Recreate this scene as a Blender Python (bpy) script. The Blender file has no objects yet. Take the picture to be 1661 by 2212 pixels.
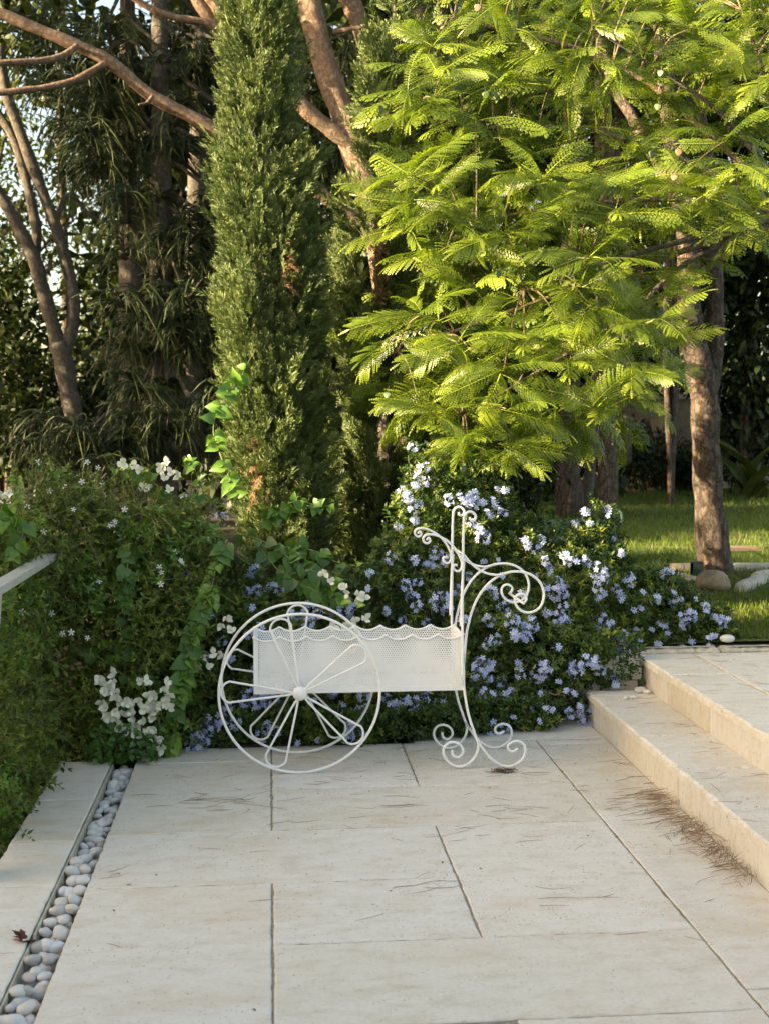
import bpy, math, random
import numpy as np
from mathutils import Vector, Matrix

rng = np.random.default_rng(7)
random.seed(7)
sc = bpy.context.scene
COL = sc.collection
PI = math.pi

# ------------------------------------------------------------------ camera
CAM = np.array([0.0, 0.0, 1.48])
F, CX, CY = 2660.0, 830.5, 1106.0            # focal length and centre, in units of 1/1661 picture width
PITCH = math.atan(189.0 / F)
YAW = math.atan(248.5 * math.cos(PITCH) / F)
FWD = np.array([math.sin(YAW) * math.cos(PITCH), math.cos(YAW) * math.cos(PITCH), -math.sin(PITCH)])
RIGHT = np.array([math.cos(YAW), -math.sin(YAW), 0.0])
UP = np.cross(RIGHT, FWD)
cam_data = bpy.data.cameras.new('camera')
cam = bpy.data.objects.new('camera', cam_data)
COL.objects.link(cam)
cam.matrix_world = Matrix(((RIGHT[0], UP[0], -FWD[0], CAM[0]), (RIGHT[1], UP[1], -FWD[1], CAM[1]),
                           (RIGHT[2], UP[2], -FWD[2], CAM[2]), (0, 0, 0, 1)))
cam_data.sensor_fit = 'VERTICAL'
cam_data.sensor_height = 36.0
cam_data.lens = F / 2212.0 * 36.0
cam_data.clip_end = 2000.0
cam_data.clip_start = 0.05
cam_data.dof.use_dof = True
cam_data.dof.focus_distance = 5.25
cam_data.dof.aperture_fstop = 5.0
sc.camera = cam

# ------------------------------------------------------------------ sky, sun, exposure
SUN_AZ = np.array([-0.965, -0.26]); SUN_AZ /= np.linalg.norm(SUN_AZ)     # direction towards the sun
SUN_EL = math.radians(16.5)
world = bpy.data.worlds.new('World'); sc.world = world; world.use_nodes = True
wn = world.node_tree
bg = wn.nodes['Background']
sky = wn.nodes.new('ShaderNodeTexSky')
sky.sky_type = 'NISHITA'; sky.sun_disc = False
sky.sun_elevation = SUN_EL
sky.sun_rotation = math.atan2(SUN_AZ[0], SUN_AZ[1]) % (2 * PI)
sky.altitude = 0.0; sky.air_density = 1.0; sky.dust_density = 3.0; sky.ozone_density = 0.6
wn.links.new(sky.outputs[0], bg.inputs[0])
bg.inputs[1].default_value = 0.12
sun_d = bpy.data.lights.new('sun', 'SUN'); sun = bpy.data.objects.new('sun', sun_d); COL.objects.link(sun)
sun_d.energy = 5.0; sun_d.angle = math.radians(0.6); sun_d.color = (1.0, 0.88, 0.66)
_s = Vector((-SUN_AZ[0] * math.cos(SUN_EL), -SUN_AZ[1] * math.cos(SUN_EL), -math.sin(SUN_EL)))
sun.rotation_euler = _s.to_track_quat('-Z', 'Y').to_euler()
sun.location = (-10, -5, 10)
sc.view_settings.view_transform = 'Standard'
sc.view_settings.look = 'None'
sc.view_settings.gamma = 1.0
sc.view_settings.exposure = 2.2
sc.view_settings.use_white_balance = True          # camera balanced for open shade
sc.view_settings.white_balance_temperature = 7900
sc.view_settings.white_balance_tint = 10
sc.render.engine = 'CYCLES'
sc.cycles.max_bounces = 5; sc.cycles.diffuse_bounces = 3; sc.cycles.glossy_bounces = 2
sc.cycles.transmission_bounces = 3; sc.cycles.use_adaptive_sampling = True; sc.cycles.adaptive_threshold = .02; sc.cycles.transparent_max_bounces = 4
sc.cycles.use_denoising = True
sc.cycles.denoising_prefilter = 'ACCURATE'
sc.cycles.denoising_input_passes = 'RGB_ALBEDO_NORMAL'
sc.cycles.sample_clamp_indirect = 6.0
sc.cycles.caustics_reflective = False; sc.cycles.caustics_refractive = False

# ------------------------------------------------------------------ helpers
def ray(px, py):
    d = RIGHT * ((px - CX) / F) + UP * ((CY - py) / F) + FWD
    return d
def atY(px, py, Y):
    d = ray(px, py); return CAM + d * (Y / d[1])
def atZ(px, py, z):
    d = ray(px, py); return CAM + d * ((z - CAM[2]) / d[2])
def nrm(a):
    a = np.asarray(a, float); return a / (np.linalg.norm(a, axis=-1, keepdims=True) + 1e-12)

def tag(o, label=None, cat=None, group=None, kind=None):
    if label: o['label'] = label
    if cat: o['category'] = cat
    if group: o['group'] = group
    if kind: o['kind'] = kind
    return o
def empty(name, loc, label=None, cat=None, group=None):
    o = bpy.data.objects.new(name, None); COL.objects.link(o); o.location = [float(v) for v in loc]
    o.empty_display_size = 0.1
    return tag(o, label, cat, group)
def root_loc(p):
    v = np.zeros(3)
    while p is not None:
        v += np.array(p.location); p = p.parent
    return v
def link(name, me, parent=None, loc=None):
    """link a mesh whose vertices are in world space (or local to loc) under a parent"""
    o = bpy.data.objects.new(name, me); COL.objects.link(o)
    l = np.zeros(3) if loc is None else np.asarray(loc, float)
    if parent is not None:
        o.parent = parent; l = l - root_loc(parent)
    o.location = [float(v) for v in l]
    return o
def mesh(name, V, Fs, mat, var=None, smooth=False):
    V = np.asarray(V, np.float32)
    if not isinstance(Fs, list): Fs = [Fs]
    Fs = [np.asarray(f, np.int32) for f in Fs if len(f)]
    me = bpy.data.meshes.new(name)
    me.vertices.add(len(V)); me.vertices.foreach_set('co', V.ravel())
    loops = np.concatenate([f.ravel() for f in Fs])
    tot = np.concatenate([np.full(len(f), f.shape[1], np.int32) for f in Fs])
    start = np.concatenate([[0], np.cumsum(tot)[:-1]]).astype(np.int32)
    me.loops.add(len(loops)); me.loops.foreach_set('vertex_index', loops)
    me.polygons.add(len(tot)); me.polygons.foreach_set('loop_start', start)
    me.polygons.foreach_set('use_smooth', np.full(len(tot), bool(smooth)))
    if var is not None:
        at = me.attributes.new('var', 'FLOAT', 'POINT'); at.data.foreach_set('value', np.asarray(var, np.float32))
    me.update(calc_edges=True)
    if mat is not None: me.materials.append(mat)
    return me
class Bag:
    """collects vertices and faces"""
    def __init__(s): s.V = []; s.F = {}; s.var = []; s.n = 0
    def add(s, V, Fs, var=0.5):
        V = np.asarray(V, float)
        if not isinstance(Fs, list): Fs = [Fs]
        for f in Fs:
            f = np.asarray(f, np.int64)
            if len(f): s.F.setdefault(f.shape[1], []).append(f + s.n)
        s.V.append(V); s.n += len(V)
        s.var.append(np.broadcast_to(np.asarray(var, float), (len(V),)))
        return s
    def arrays(s):
        return np.concatenate(s.V), [np.concatenate(v) for v in s.F.values()], np.concatenate(s.var)
    def mesh(s, name, mat, smooth=False):
        V, Fs, var = s.arrays(); return mesh(name, V, Fs, mat, var, smooth)
    def obj(s, name, mat, parent=None, smooth=False):
        return link(name, s.mesh(name, mat, smooth), parent)
def frames(D, upv=None, roll=None):
    """N frames: column y along D, z as near as possible to upv, then rolled"""
    D = nrm(D); N = len(D)
    if upv is None: upv = np.tile([0, 0, 1.0], (N, 1)) + rng.normal(0, .02, (N, 3))
    x = nrm(np.cross(D, upv)); z = np.cross(x, D)
    if roll is not None:
        c, s = np.cos(roll)[:, None], np.sin(roll)[:, None]
        x, z = x * c + z * s, -x * s + z * c
    return np.stack([x, D, z], axis=2)
def scatter(bag, T, TF, M, loc, scale, var, tvar=None):
    """copies of a template into a Bag. T (k,3); M (N,3,3)"""
    N, k = len(loc), len(T)
    scale = np.broadcast_to(np.asarray(scale, float), (N,))
    V = np.einsum('nij,kj->nki', M * scale[:, None, None], T) + loc[:, None, :]
    vv = np.repeat(np.broadcast_to(var, (N,)), k)
    if tvar is not None: vv = vv + np.tile(tvar, N)
    off = (np.arange(N) * k)[:, None, None]
    if not isinstance(TF, list): TF = [TF]
    Fs = [(np.asarray(f)[None] + off).reshape(-1, np.asarray(f).shape[1]) for f in TF if len(f)]
    bag.add(V.reshape(-1, 3), Fs, vv)
def catmull(P, n=8, closed=False):
    P = np.asarray(P, float); out = []
    m = len(P)
    Q = np.vstack([2 * P[0] - P[1], P, 2 * P[-1] - P[-2]])
    for i in range(1, m):
        p0, p1, p2, p3 = Q[i - 1], Q[i], Q[i + 1], Q[i + 2]
        t = np.linspace(0, 1, n, endpoint=False)[:, None]
        out.append(.5 * ((2 * p1) + (-p0 + p2) * t + (2 * p0 - 5 * p1 + 4 * p2 - p3) * t**2 + (-p0 + 3 * p1 - 3 * p2 + p3) * t**3))
    out.append(P[-1:])
    return np.vstack(out)
def tube(P, r, sides=8, closed=False, cap=True):
    P = np.asarray(P, float); n = len(P)
    r = np.broadcast_to(np.asarray(r, float), (n,))
    if closed: T = np.roll(P, -1, 0) - np.roll(P, 1, 0)
    else: T = np.gradient(P, axis=0)
    T = nrm(T)
    ref = np.array([0, 1.0, 0]) if abs(T[0][1]) < .9 else np.array([1.0, 0, 0])
    N = np.zeros_like(P); N[0] = nrm(np.cross(T[0], ref))
    for i in range(1, n):
        v = N[i - 1] - T[i] * np.dot(N[i - 1], T[i]); N[i] = v / (np.linalg.norm(v) + 1e-12)
    B = np.cross(T, N)
    a = np.arange(sides) / sides * 2 * PI
    V = P[:, None] + r[:, None, None] * (np.cos(a)[None, :, None] * N[:, None] + np.sin(a)[None, :, None] * B[:, None])
    V = V.reshape(-1, 3)
    i = np.arange(n if closed else n - 1)[:, None]; j = np.arange(sides)[None]
    i2 = (i + 1) % n
    q = np.stack([i * sides + j, i * sides + (j + 1) % sides, i2 * sides + (j + 1) % sides, i2 * sides + j], -1).reshape(-1, 4)
    Fs = [q]
    if cap and not closed:
        V = np.vstack([V, P[0], P[-1]]); c0, c1 = n * sides, n * sides + 1
        j = np.arange(sides)
        Fs.append(np.stack([np.full(sides, c0), (j + 1) % sides, j], -1))
        Fs.append(np.stack([np.full(sides, c1), (n - 1) * sides + j, (n - 1) * sides + (j + 1) % sides], -1))
    return V, Fs
def limb(bag, P, r, sides=10, rough=0.06, n=7, var=.5):
    """a branch with a lumpy surface"""
    P = catmull(P, n); m = len(P)
    r = np.interp(np.linspace(0, 1, m), np.linspace(0, 1, len(r)), r)
    V, Fs = tube(P, r, sides)
    c = np.repeat(P, sides, 0); k = m * sides
    w = 1 + rough * rng.normal(0, 1, k) * .6 + rough * np.repeat(np.sin(np.linspace(0, m * .7, m) + rng.uniform(0, 6)), sides)
    V[:k] = c + (V[:k] - c) * w[:, None]
    bag.add(V, Fs, var)
def box(bag, lo, hi, var=.5):
    x0, y0, z0 = lo; x1, y1, z1 = hi
    V = [(x0, y0, z0), (x1, y0, z0), (x1, y1, z0), (x0, y1, z0), (x0, y0, z1), (x1, y0, z1), (x1, y1, z1), (x0, y1, z1)]
    bag.add(V, [np.array([(0, 3, 2, 1), (4, 5, 6, 7), (0, 1, 5, 4), (1, 2, 6, 5), (2, 3, 7, 6), (3, 0, 4, 7)])], var)
def inpoly(px, py, poly):
    poly = np.asarray(poly, float); x, y = np.asarray(px, float), np.asarray(py, float)
    c = np.zeros(x.shape, bool); j = len(poly) - 1
    for i in range(len(poly)):
        xi, yi = poly[i]; xj, yj = poly[j]
        m = ((yi > y) != (yj > y)) & (x < (xj - xi) * (y - yi) / (yj - yi + 1e-9) + xi)
        c ^= m; j = i
    return c
def sample_poly(poly, n, holes=()):
    poly = np.asarray(poly, float); lo, hi = poly.min(0), poly.max(0); out = np.zeros((0, 2))
    while len(out) < n:
        p = rng.uniform(lo, hi, (n * 2, 2)); m = inpoly(p[:, 0], p[:, 1], poly)
        for h in holes: m &= ~inpoly(p[:, 0], p[:, 1], h)
        out = np.vstack([out, p[m]])
    return out[:n]
def pts_at(p, Y):
    """picture points (n,2) at depths Y (n,) -> world"""
    d = RIGHT * ((p[:, :1] - CX) / F) + UP * ((CY - p[:, 1:]) / F) + FWD
    return CAM + d * (np.asarray(Y)[:, None] / d[:, 1:2])
def wob(P, f, seed=0):
    """cheap smooth noise in [-1,1] from sums of sines"""
    r = np.random.default_rng(seed); P = np.asarray(P, float); v = np.zeros(len(P))
    for k in range(5):
        w = r.normal(0, 1, P.shape[1]) * f * (1 + .6 * k); v += np.sin(P @ w + r.uniform(0, 6.3)) / (1 + .5 * k)
    return v / 2.2

# ------------------------------------------------------------------ materials
def newmat(name):
    m = bpy.data.materials.new(name); m.use_nodes = True
    nt = m.node_tree; return m, nt, nt.nodes['Principled BSDF'], nt.nodes['Material Output']
def N(nt, typ, **kw):
    n = nt.nodes.new(typ)
    for k, v in kw.items(): setattr(n, k, v)
    return n
def L(nt, a, b): nt.links.new(a, b)
def ramp(nt, stops):
    n = nt.nodes.new('ShaderNodeValToRGB'); e = n.color_ramp.elements
    while len(e) < len(stops): e.new(.5)
    for el, (p, c) in zip(e, stops): el.position = p; el.color = (*c, 1)
    return n
def noise(nt, scale, detail=4, rough=.55, vec=None, dist=0.0):
    n = N(nt, 'ShaderNodeTexNoise'); n.inputs['Scale'].default_value = scale
    n.inputs['Detail'].default_value = detail; n.inputs['Roughness'].default_value = rough
    n.inputs['Distortion'].default_value = dist
    if vec is not None: L(nt, vec, n.inputs['Vector'])
    return n
def mapping(nt, vec, scale=(1, 1, 1)):
    n = N(nt, 'ShaderNodeMapping'); n.inputs['Scale'].default_value = scale; L(nt, vec, n.inputs['Vector']); return n.outputs[0]
def mixc(nt, fac, a, b, mode='MIX'):
    n = N(nt, 'ShaderNodeMix', data_type='RGBA', blend_type=mode)
    for inp, v in ((n.inputs[0], fac), (n.inputs[6], a), (n.inputs[7], b)):
        if hasattr(v, 'links') or isinstance(v, bpy.types.NodeSocket): L(nt, v, inp)
        elif isinstance(v, (int, float)): inp.default_value = v
        else: inp.default_value = (*v, 1)
    return n.outputs[2]
def math_n(nt, op, a, b=None):
    n = N(nt, 'ShaderNodeMath', operation=op)
    for i, v in enumerate((a, b)):
        if v is None: continue
        if isinstance(v, bpy.types.NodeSocket): L(nt, v, n.inputs[i])
        else: n.inputs[i].default_value = v
    return n.outputs[0]
def leaf_mat(name, stops, trans=.3, rough=.5, spec=.35, tint=(1.25, 1.3, .55), indiv=0.0):
    """foliage: colour by the per-leaf attribute, some light passing through"""
    m, nt, b, out = newmat(name)
    at = N(nt, 'ShaderNodeAttribute', attribute_name='var')
    geo = N(nt, 'ShaderNodeNewGeometry')
    nz = noise(nt, 9.0, 2, .5, geo.outputs['Position'])
    v = math_n(nt, 'ADD', at.outputs['Fac'], math_n(nt, 'MULTIPLY', math_n(nt, 'SUBTRACT', nz.outputs['Fac'], .5), .5))
    if indiv:
        oi = N(nt, 'ShaderNodeObjectInfo'); v = math_n(nt, 'ADD', v, math_n(nt, 'MULTIPLY', math_n(nt, 'SUBTRACT', oi.outputs['Random'], .5), indiv))
    cr = ramp(nt, stops); L(nt, v, cr.inputs[0])
    L(nt, cr.outputs[0], b.inputs['Base Color'])
    b.inputs['Roughness'].default_value = rough; b.inputs['Specular IOR Level'].default_value = spec
    if trans > 0:
        tr = N(nt, 'ShaderNodeBsdfTranslucent')
        L(nt, mixc(nt, 1.0, cr.outputs[0], tint, 'MULTIPLY'), tr.inputs[0])
        mx = N(nt, 'ShaderNodeMixShader'); mx.inputs[0].default_value = trans
        L(nt, b.outputs[0], mx.inputs[1]); L(nt, tr.outputs[0], mx.inputs[2]); L(nt, mx.outputs[0], out.inputs[0])
    return m
def bark_mat(name, c_plate, c_dark, c_pink, scale=18.0, stretch=.35, bump=.7):
    m, nt, b, out = newmat(name)
    tc = N(nt, 'ShaderNodeTexCoord')
    wv = noise(nt, 14.0, 5, .75, tc.outputs['Object'])
    vec = mixc(nt, .14, tc.outputs['Object'], wv.outputs['Color'], 'ADD')
    vec = mapping(nt, vec, (1, 1, stretch))
    vo = N(nt, 'ShaderNodeTexVoronoi', feature='DISTANCE_TO_EDGE'); vo.inputs['Scale'].default_value = scale; L(nt, vec, vo.inputs['Vector'])
    vc = N(nt, 'ShaderNodeTexVoronoi', feature='F1'); vc.inputs['Scale'].default_value = scale; L(nt, vec, vc.inputs['Vector'])
    crack = ramp(nt, [(0.0, (.12, .12, .12)), (.06, (.55, .55, .55)), (.22, (1, 1, 1))]); L(nt, vo.outputs['Distance'], crack.inputs[0])
    big = noise(nt, 5.0, 4, .6, tc.outputs['Object'])
    fine = noise(nt, 60.0, 5, .7, vec)
    sep = N(nt, 'ShaderNodeSeparateColor'); L(nt, vc.outputs['Color'], sep.inputs[0])
    c = mixc(nt, sep.outputs[0], c_plate, c_pink)
    c = mixc(nt, math_n(nt, 'MULTIPLY', big.outputs['Fac'], .55), c, c_dark)
    c = mixc(nt, math_n(nt, 'MULTIPLY', fine.outputs['Fac'], .5), c, tuple(.45 * v for v in c_plate))
    c = mixc(nt, crack.outputs[0], c_dark, c)
    L(nt, c, b.inputs['Base Color']); b.inputs['Roughness'].default_value = .92; b.inputs['Specular IOR Level'].default_value = .15
    h = math_n(nt, 'ADD', crack.outputs[0], math_n(nt, 'MULTIPLY', fine.outputs['Fac'], .5))
    bp = N(nt, 'ShaderNodeBump'); bp.inputs['Strength'].default_value = bump; bp.inputs['Distance'].default_value = .02
    L(nt, h, bp.inputs['Height']); L(nt, bp.outputs[0], b.inputs['Normal'])
    return m
def plain_mat(name, col, rough=.5, var=.15, scale=20, bump=0.0, metal=0.0, spec=.5, dark=None):
    m, nt, b, out = newmat(name)
    geo = N(nt, 'ShaderNodeNewGeometry')
    nz = noise(nt, scale, 5, .6, geo.outputs['Position'])
    dk = dark or tuple(c * (1 - var * 2) for c in col)
    cr = ramp(nt, [(.3, dk), (.65, col)]); L(nt, nz.outputs['Fac'], cr.inputs[0])
    L(nt, cr.outputs[0], b.inputs['Base Color'])
    b.inputs['Roughness'].default_value = rough; b.inputs['Metallic'].default_value = metal; b.inputs['Specular IOR Level'].default_value = spec
    if bump:
        bp = N(nt, 'ShaderNodeBump'); bp.inputs['Strength'].default_value = bump; bp.inputs['Distance'].default_value = .01
        L(nt, nz.outputs['Fac'], bp.inputs['Height']); L(nt, bp.outputs[0], b.inputs['Normal'])
    return m
def travertine(name, warm=0.0, vertical=False):
    m, nt, b, out = newmat(name)
    geo = N(nt, 'ShaderNodeNewGeometry'); oi = N(nt, 'ShaderNodeObjectInfo')
    off = N(nt, 'ShaderNodeVectorMath', operation='SCALE'); off.inputs[0].default_value = (37.0, 11.0, 5.0); L(nt, oi.outputs['Random'], off.inputs['Scale'])
    add = N(nt, 'ShaderNodeVectorMath', operation='ADD'); L(nt, geo.outputs['Position'], add.inputs[0]); L(nt, off.outputs[0], add.inputs[1])
    P = add.outputs[0]
    st = (3, 3, .8) if vertical else (1, 1.9, 1)
    P1 = mapping(nt, P, st)
    big = noise(nt, 2.0, 5, .6, P1, .4)
    mid = noise(nt, 9.0, 6, .65, P1, .3)
    fine = noise(nt, 70.0, 4, .75, P1)
    fgr = ramp(nt, [(.42, (0, 0, 0)), (.68, (1, 1, 1))]); L(nt, fine.outputs['Fac'], fgr.inputs[0])
    c = ramp(nt, [(.30, (.615, .565, .47)), (.44, (.69, .65, .57)), (.60, (.735, .71, .65)), (.76, (.67, .625, .535))]); L(nt, mid.outputs['Fac'], c.inputs[0])
    stain = ramp(nt, [(.52, (0, 0, 0)), (.72, (1, 1, 1))]); L(nt, big.outputs['Fac'], stain.inputs[0])
    col = mixc(nt, math_n(nt, 'MULTIPLY', stain.outputs[0], .50), c.outputs[0], (.60, .49, .34))
    bl = noise(nt, 3.1, 4, .7, P)
    blr = ramp(nt, [(.64, (0, 0, 0)), (.76, (1, 1, 1))]); L(nt, bl.outputs['Fac'], blr.inputs[0])
    col = mixc(nt, math_n(nt, 'MULTIPLY', blr.outputs[0], .45), col, (.56, .40, .25))
    col = mixc(nt, math_n(nt, 'MULTIPLY', fgr.outputs[0], .30), col, (.50, .465, .40))
    tone = ramp(nt, [(0, (.90, .87, .81)), (.35, (1, .985, .96)), (.7, (.95, .95, .95)), (1, (1.0, .97, .92))]); L(nt, oi.outputs['Random'], tone.inputs[0])
    col = mixc(nt, 1.0, col, tone.outputs[0], 'MULTIPLY')
    if warm: col = mixc(nt, warm, col, (.62, .50, .36))
    # small open pits, drawn out along the bedding
    def pits(scale, thr, vec):
        vo = N(nt, 'ShaderNodeTexVoronoi', feature='F1'); vo.inputs['Scale'].default_value = scale; L(nt, vec, vo.inputs['Vector'])
        sp = N(nt, 'ShaderNodeSeparateColor'); L(nt, vo.outputs['Color'], sp.inputs[0])
        rad = math_n(nt, 'MULTIPLY', math_n(nt, 'SUBTRACT', sp.outputs[0], thr), 1.2)
        d = math_n(nt, 'SUBTRACT', rad, vo.outputs['Distance'])
        rp = ramp(nt, [(0, (0, 0, 0)), (.08, (1, 1, 1))]); L(nt, d, rp.inputs[0]); return rp.outputs[0]
    dv = mixc(nt, .02, P, noise(nt, 40, 3, .6, P).outputs['Color'], 'ADD')
    P2 = mapping(nt, dv, (1, 2.4, 1)) if not vertical else mapping(nt, dv, (2, 2, .6))
    reg = ramp(nt, [(.38, (.25, .25, .25)), (.62, (1, 1, 1))]); L(nt, noise(nt, 3.3, 3, .6, P1).outputs['Fac'], reg.inputs[0])
    pf = math_n(nt, 'MULTIPLY', math_n(nt, 'MAXIMUM', pits(75, .64, P2), pits(30, .82, P2)), reg.outputs[0])
    col = mixc(nt, math_n(nt, 'MULTIPLY', pf, .75), col, (.26, .215, .16))
    L(nt, col, b.inputs['Base Color']); b.inputs['Roughness'].default_value = .62; b.inputs['Specular IOR Level'].default_value = .3
    h = math_n(nt, 'ADD', math_n(nt, 'MULTIPLY', pf, -1.0), math_n(nt, 'MULTIPLY', fine.outputs['Fac'], .35))
    bp = N(nt, 'ShaderNodeBump'); bp.inputs['Strength'].default_value = .35; bp.inputs['Distance'].default_value = .004
    L(nt, h, bp.inputs['Height']); L(nt, bp.outputs[0], b.inputs['Normal'])
    return m

M = {}
M['stone'] = travertine('travertine_top')
M['riser'] = travertine('travertine_riser', warm=.03, vertical=True)
M['mortar'] = plain_mat('mortar', (.34, .30, .24), .95, .25, 60, .6)
M['soil'] = plain_mat('soil', (.075, .05, .032), .95, .3, 30, 1.0)
M['pebble'] = None
M['white'] = None
M['bark_pine'] = bark_mat('pine_bark', (.20, .165, .135), (.045, .034, .027), (.25, .175, .14), 21, .30)
M['bark_limb'] = bark_mat('pine_limb_bark', (.34, .27, .205), (.12, .075, .052), (.36, .225, .155), 24, .6, .6)
M['bark_grey'] = bark_mat('grey_bark', (.21, .19, .165), (.06, .05, .04), (.24, .20, .165), 24, .45, .5)
M['twig'] = plain_mat('twig_bark', (.22, .17, .10), .9, .2, 30)
M['twig_green'] = plain_mat('green_twig', (.20, .22, .08), .8, .2, 30)
M['cypress'] = leaf_mat('cypress_scales', [(0, (.024, .037, .013)), (.5, (.086, .125, .040)), (1, (.18, .225, .080))], .14, .6)
M['cypress_dead'] = leaf_mat('dead_cypress_scales', [(0, (.16, .085, .045)), (1, (.34, .20, .11))], .1, .8)
M['araucaria'] = leaf_mat('araucaria_scales', [(0, (.009, .018, .006)), (.6, (.025, .042, .011)), (1, (.085, .10, .026))], .05, .6)
M['jacaranda'] = leaf_mat('jacaranda_leaflets', [(0, (.034, .066, .010)), (.5, (.165, .235, .026)), (1, (.35, .41, .055))], .40, .42, .5, (1.15, 1.25, .6), .5)
M['pod_green'] = plain_mat('green_pod', (.065, .11, .028), .5, .15, 30)
M['pod_brown'] = plain_mat('brown_pod', (.20, .125, .07), .7, .15, 30)
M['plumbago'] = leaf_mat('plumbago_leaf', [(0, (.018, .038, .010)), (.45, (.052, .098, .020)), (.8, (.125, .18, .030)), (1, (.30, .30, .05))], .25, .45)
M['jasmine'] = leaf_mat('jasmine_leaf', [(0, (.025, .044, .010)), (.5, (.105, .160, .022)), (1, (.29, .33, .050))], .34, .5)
M['bougain'] = leaf_mat('bougainvillea_leaf', [(0, (.035, .10, .02)), (.6, (.085, .20, .03)), (1, (.17, .31, .04))], .25, .38, .5, (1.25, 1.3, .55), .25)
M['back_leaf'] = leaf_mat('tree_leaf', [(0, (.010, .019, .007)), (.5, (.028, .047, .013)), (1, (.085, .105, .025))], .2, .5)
M['olive_leaf'] = leaf_mat('pale_tree_leaf', [(0, (.06, .09, .02)), (1, (.22, .25, .06))], .4, .5)
M['pine_needle'] = leaf_mat('pine_needle', [(0, (.025, .045, .014)), (1, (.10, .13, .035))], .2, .5)
M['grass'] = leaf_mat('grass_blade', [(0, (.045, .08, .012)), (.6, (.125, .185, .024)), (1, (.24, .26, .06))], .35, .5)
def petal_mat(name, c0, c1, trans=.3):
    return leaf_mat(name, [(0, c0), (1, c1)], trans, .6, .2, (1, 1, 1))
M['blue'] = petal_mat('plumbago_petal', (.46, .54, .86), (.70, .76, .95))
M['bract'] = petal_mat('bougainvillea_bract', (.82, .82, .64), (.93, .93, .82), .25)
M['jflower'] = petal_mat('jasmine_petal', (.72, .72, .66), (.85, .85, .80))
M['withered'] = petal_mat('withered_petal', (.45, .22, .06), (.55, .30, .10))
M['litter'] = leaf_mat('dry_needle', [(0, (.09, .055, .035)), (.5, (.21, .125, .075)), (1, (.36, .24, .14))], 0, .85)

def pebble_material():
    m, nt, b, out = newmat('pebble_stone')
    oi = N(nt, 'ShaderNodeObjectInfo'); tc = N(nt, 'ShaderNodeTexCoord')
    cr = ramp(nt, [(0, (.42, .40, .38)), (.25, (.60, .60, .59)), (.55, (.66, .67, .67)), (.8, (.62, .58, .52)), (1, (.70, .70, .69))]); L(nt, oi.outputs['Random'], cr.inputs[0])
    nz = noise(nt, 30, 5, .65, tc.outputs['Object'])
    c = mixc(nt, math_n(nt, 'MULTIPLY', nz.outputs['Fac'], .35), cr.outputs[0], (.45, .42, .37))
    L(nt, c, b.inputs['Base Color']); b.inputs['Roughness'].default_value = .6; b.inputs['Specular IOR Level'].default_value = .3
    bp = N(nt, 'ShaderNodeBump'); bp.inputs['Strength'].default_value = .15; bp.inputs['Distance'].default_value = .003
    L(nt, nz.outputs['Fac'], bp.inputs['Height']); L(nt, bp.outputs[0], b.inputs['Normal'])
    return m
M['pebble'] = pebble_material()
def white_paint():
    m, nt, b, out = newmat('white_enamel')
    geo = N(nt, 'ShaderNodeNewGeometry')
    nz = noise(nt, 38, 6, .7, geo.outputs['Position']); n2 = noise(nt, 6, 4, .6, geo.outputs['Position'])
    cr = ramp(nt, [(.20, (.40, .29, .19)), (.255, (.74, .71, .65)), (.35, (.85, .845, .82)), (.6, (.88, .88, .86))]); L(nt, nz.outputs['Fac'], cr.inputs[0])
    c = mixc(nt, math_n(nt, 'MULTIPLY', n2.outputs['Fac'], .12), cr.outputs[0], (.78, .76, .70))
    L(nt, c, b.inputs['Base Color']); b.inputs['Roughness'].default_value = .38; b.inputs['Specular IOR Level'].default_value = .45
    bp = N(nt, 'ShaderNodeBump'); bp.inputs['Strength'].default_value = .12; bp.inputs['Distance'].default_value = .002
    L(nt, nz.outputs['Fac'], bp.inputs['Height']); L(nt, bp.outputs[0], b.inputs['Normal'])
    return m
M['white'] = white_paint()
def steel():
    m, nt, b, out = newmat('brushed_steel')
    geo = N(nt, 'ShaderNodeNewGeometry')
    nz = noise(nt, 12, 5, .6, mapping(nt, geo.outputs['Position'], (8, 1, 8)))
    cr = ramp(nt, [(.3, (.58, .58, .55)), (.7, (.78, .78, .76))]); L(nt, nz.outputs['Fac'], cr.inputs[0])
    L(nt, cr.outputs[0], b.inputs['Base Color']); b.inputs['Metallic'].default_value = .55; b.inputs['Roughness'].default_value = .38
    return m
M['steel'] = steel()
def lawn_mat():
    m, nt, b, out = newmat('lawn_turf')
    geo = N(nt, 'ShaderNodeNewGeometry')
    n1 = noise(nt, .9, 4, .6, geo.outputs['Position']); n2 = noise(nt, 40, 4, .7, geo.outputs['Position'])
    g = ramp(nt, [(.3, (.045, .085, .014)), (.7, (.10, .155, .022))]); L(nt, n2.outputs['Fac'], g.inputs[0])
    d = ramp(nt, [(.54, (0, 0, 0)), (.62, (1, 1, 1))]); L(nt, n1.outputs['Fac'], d.inputs[0])
    L(nt, mixc(nt, d.outputs[0], g.outputs[0], (.15, .085, .05)), b.inputs['Base Color']); b.inputs['Roughness'].default_value = .95
    bp = N(nt, 'ShaderNodeBump'); bp.inputs['Strength'].default_value = .8; bp.inputs['Distance'].default_value = .03
    L(nt, n2.outputs['Fac'], bp.inputs['Height']); L(nt, bp.outputs[0], b.inputs['Normal'])
    return m
M['lawn'] = lawn_mat()
M['boulder'] = plain_mat('boulder_stone', (.42, .32, .21), .9, .25, 14, .9)
M['curbstone'] = plain_mat('pale_curb_stone', (.55, .50, .40), .9, .2, 18, .6)
M['dark_metal'] = plain_mat('dark_green_metal', (.03, .055, .05), .5, .2, 20)
M['plaster'] = plain_mat('house_plaster', (.70, .68, .62), .9, .06, 6, .2)
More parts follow.
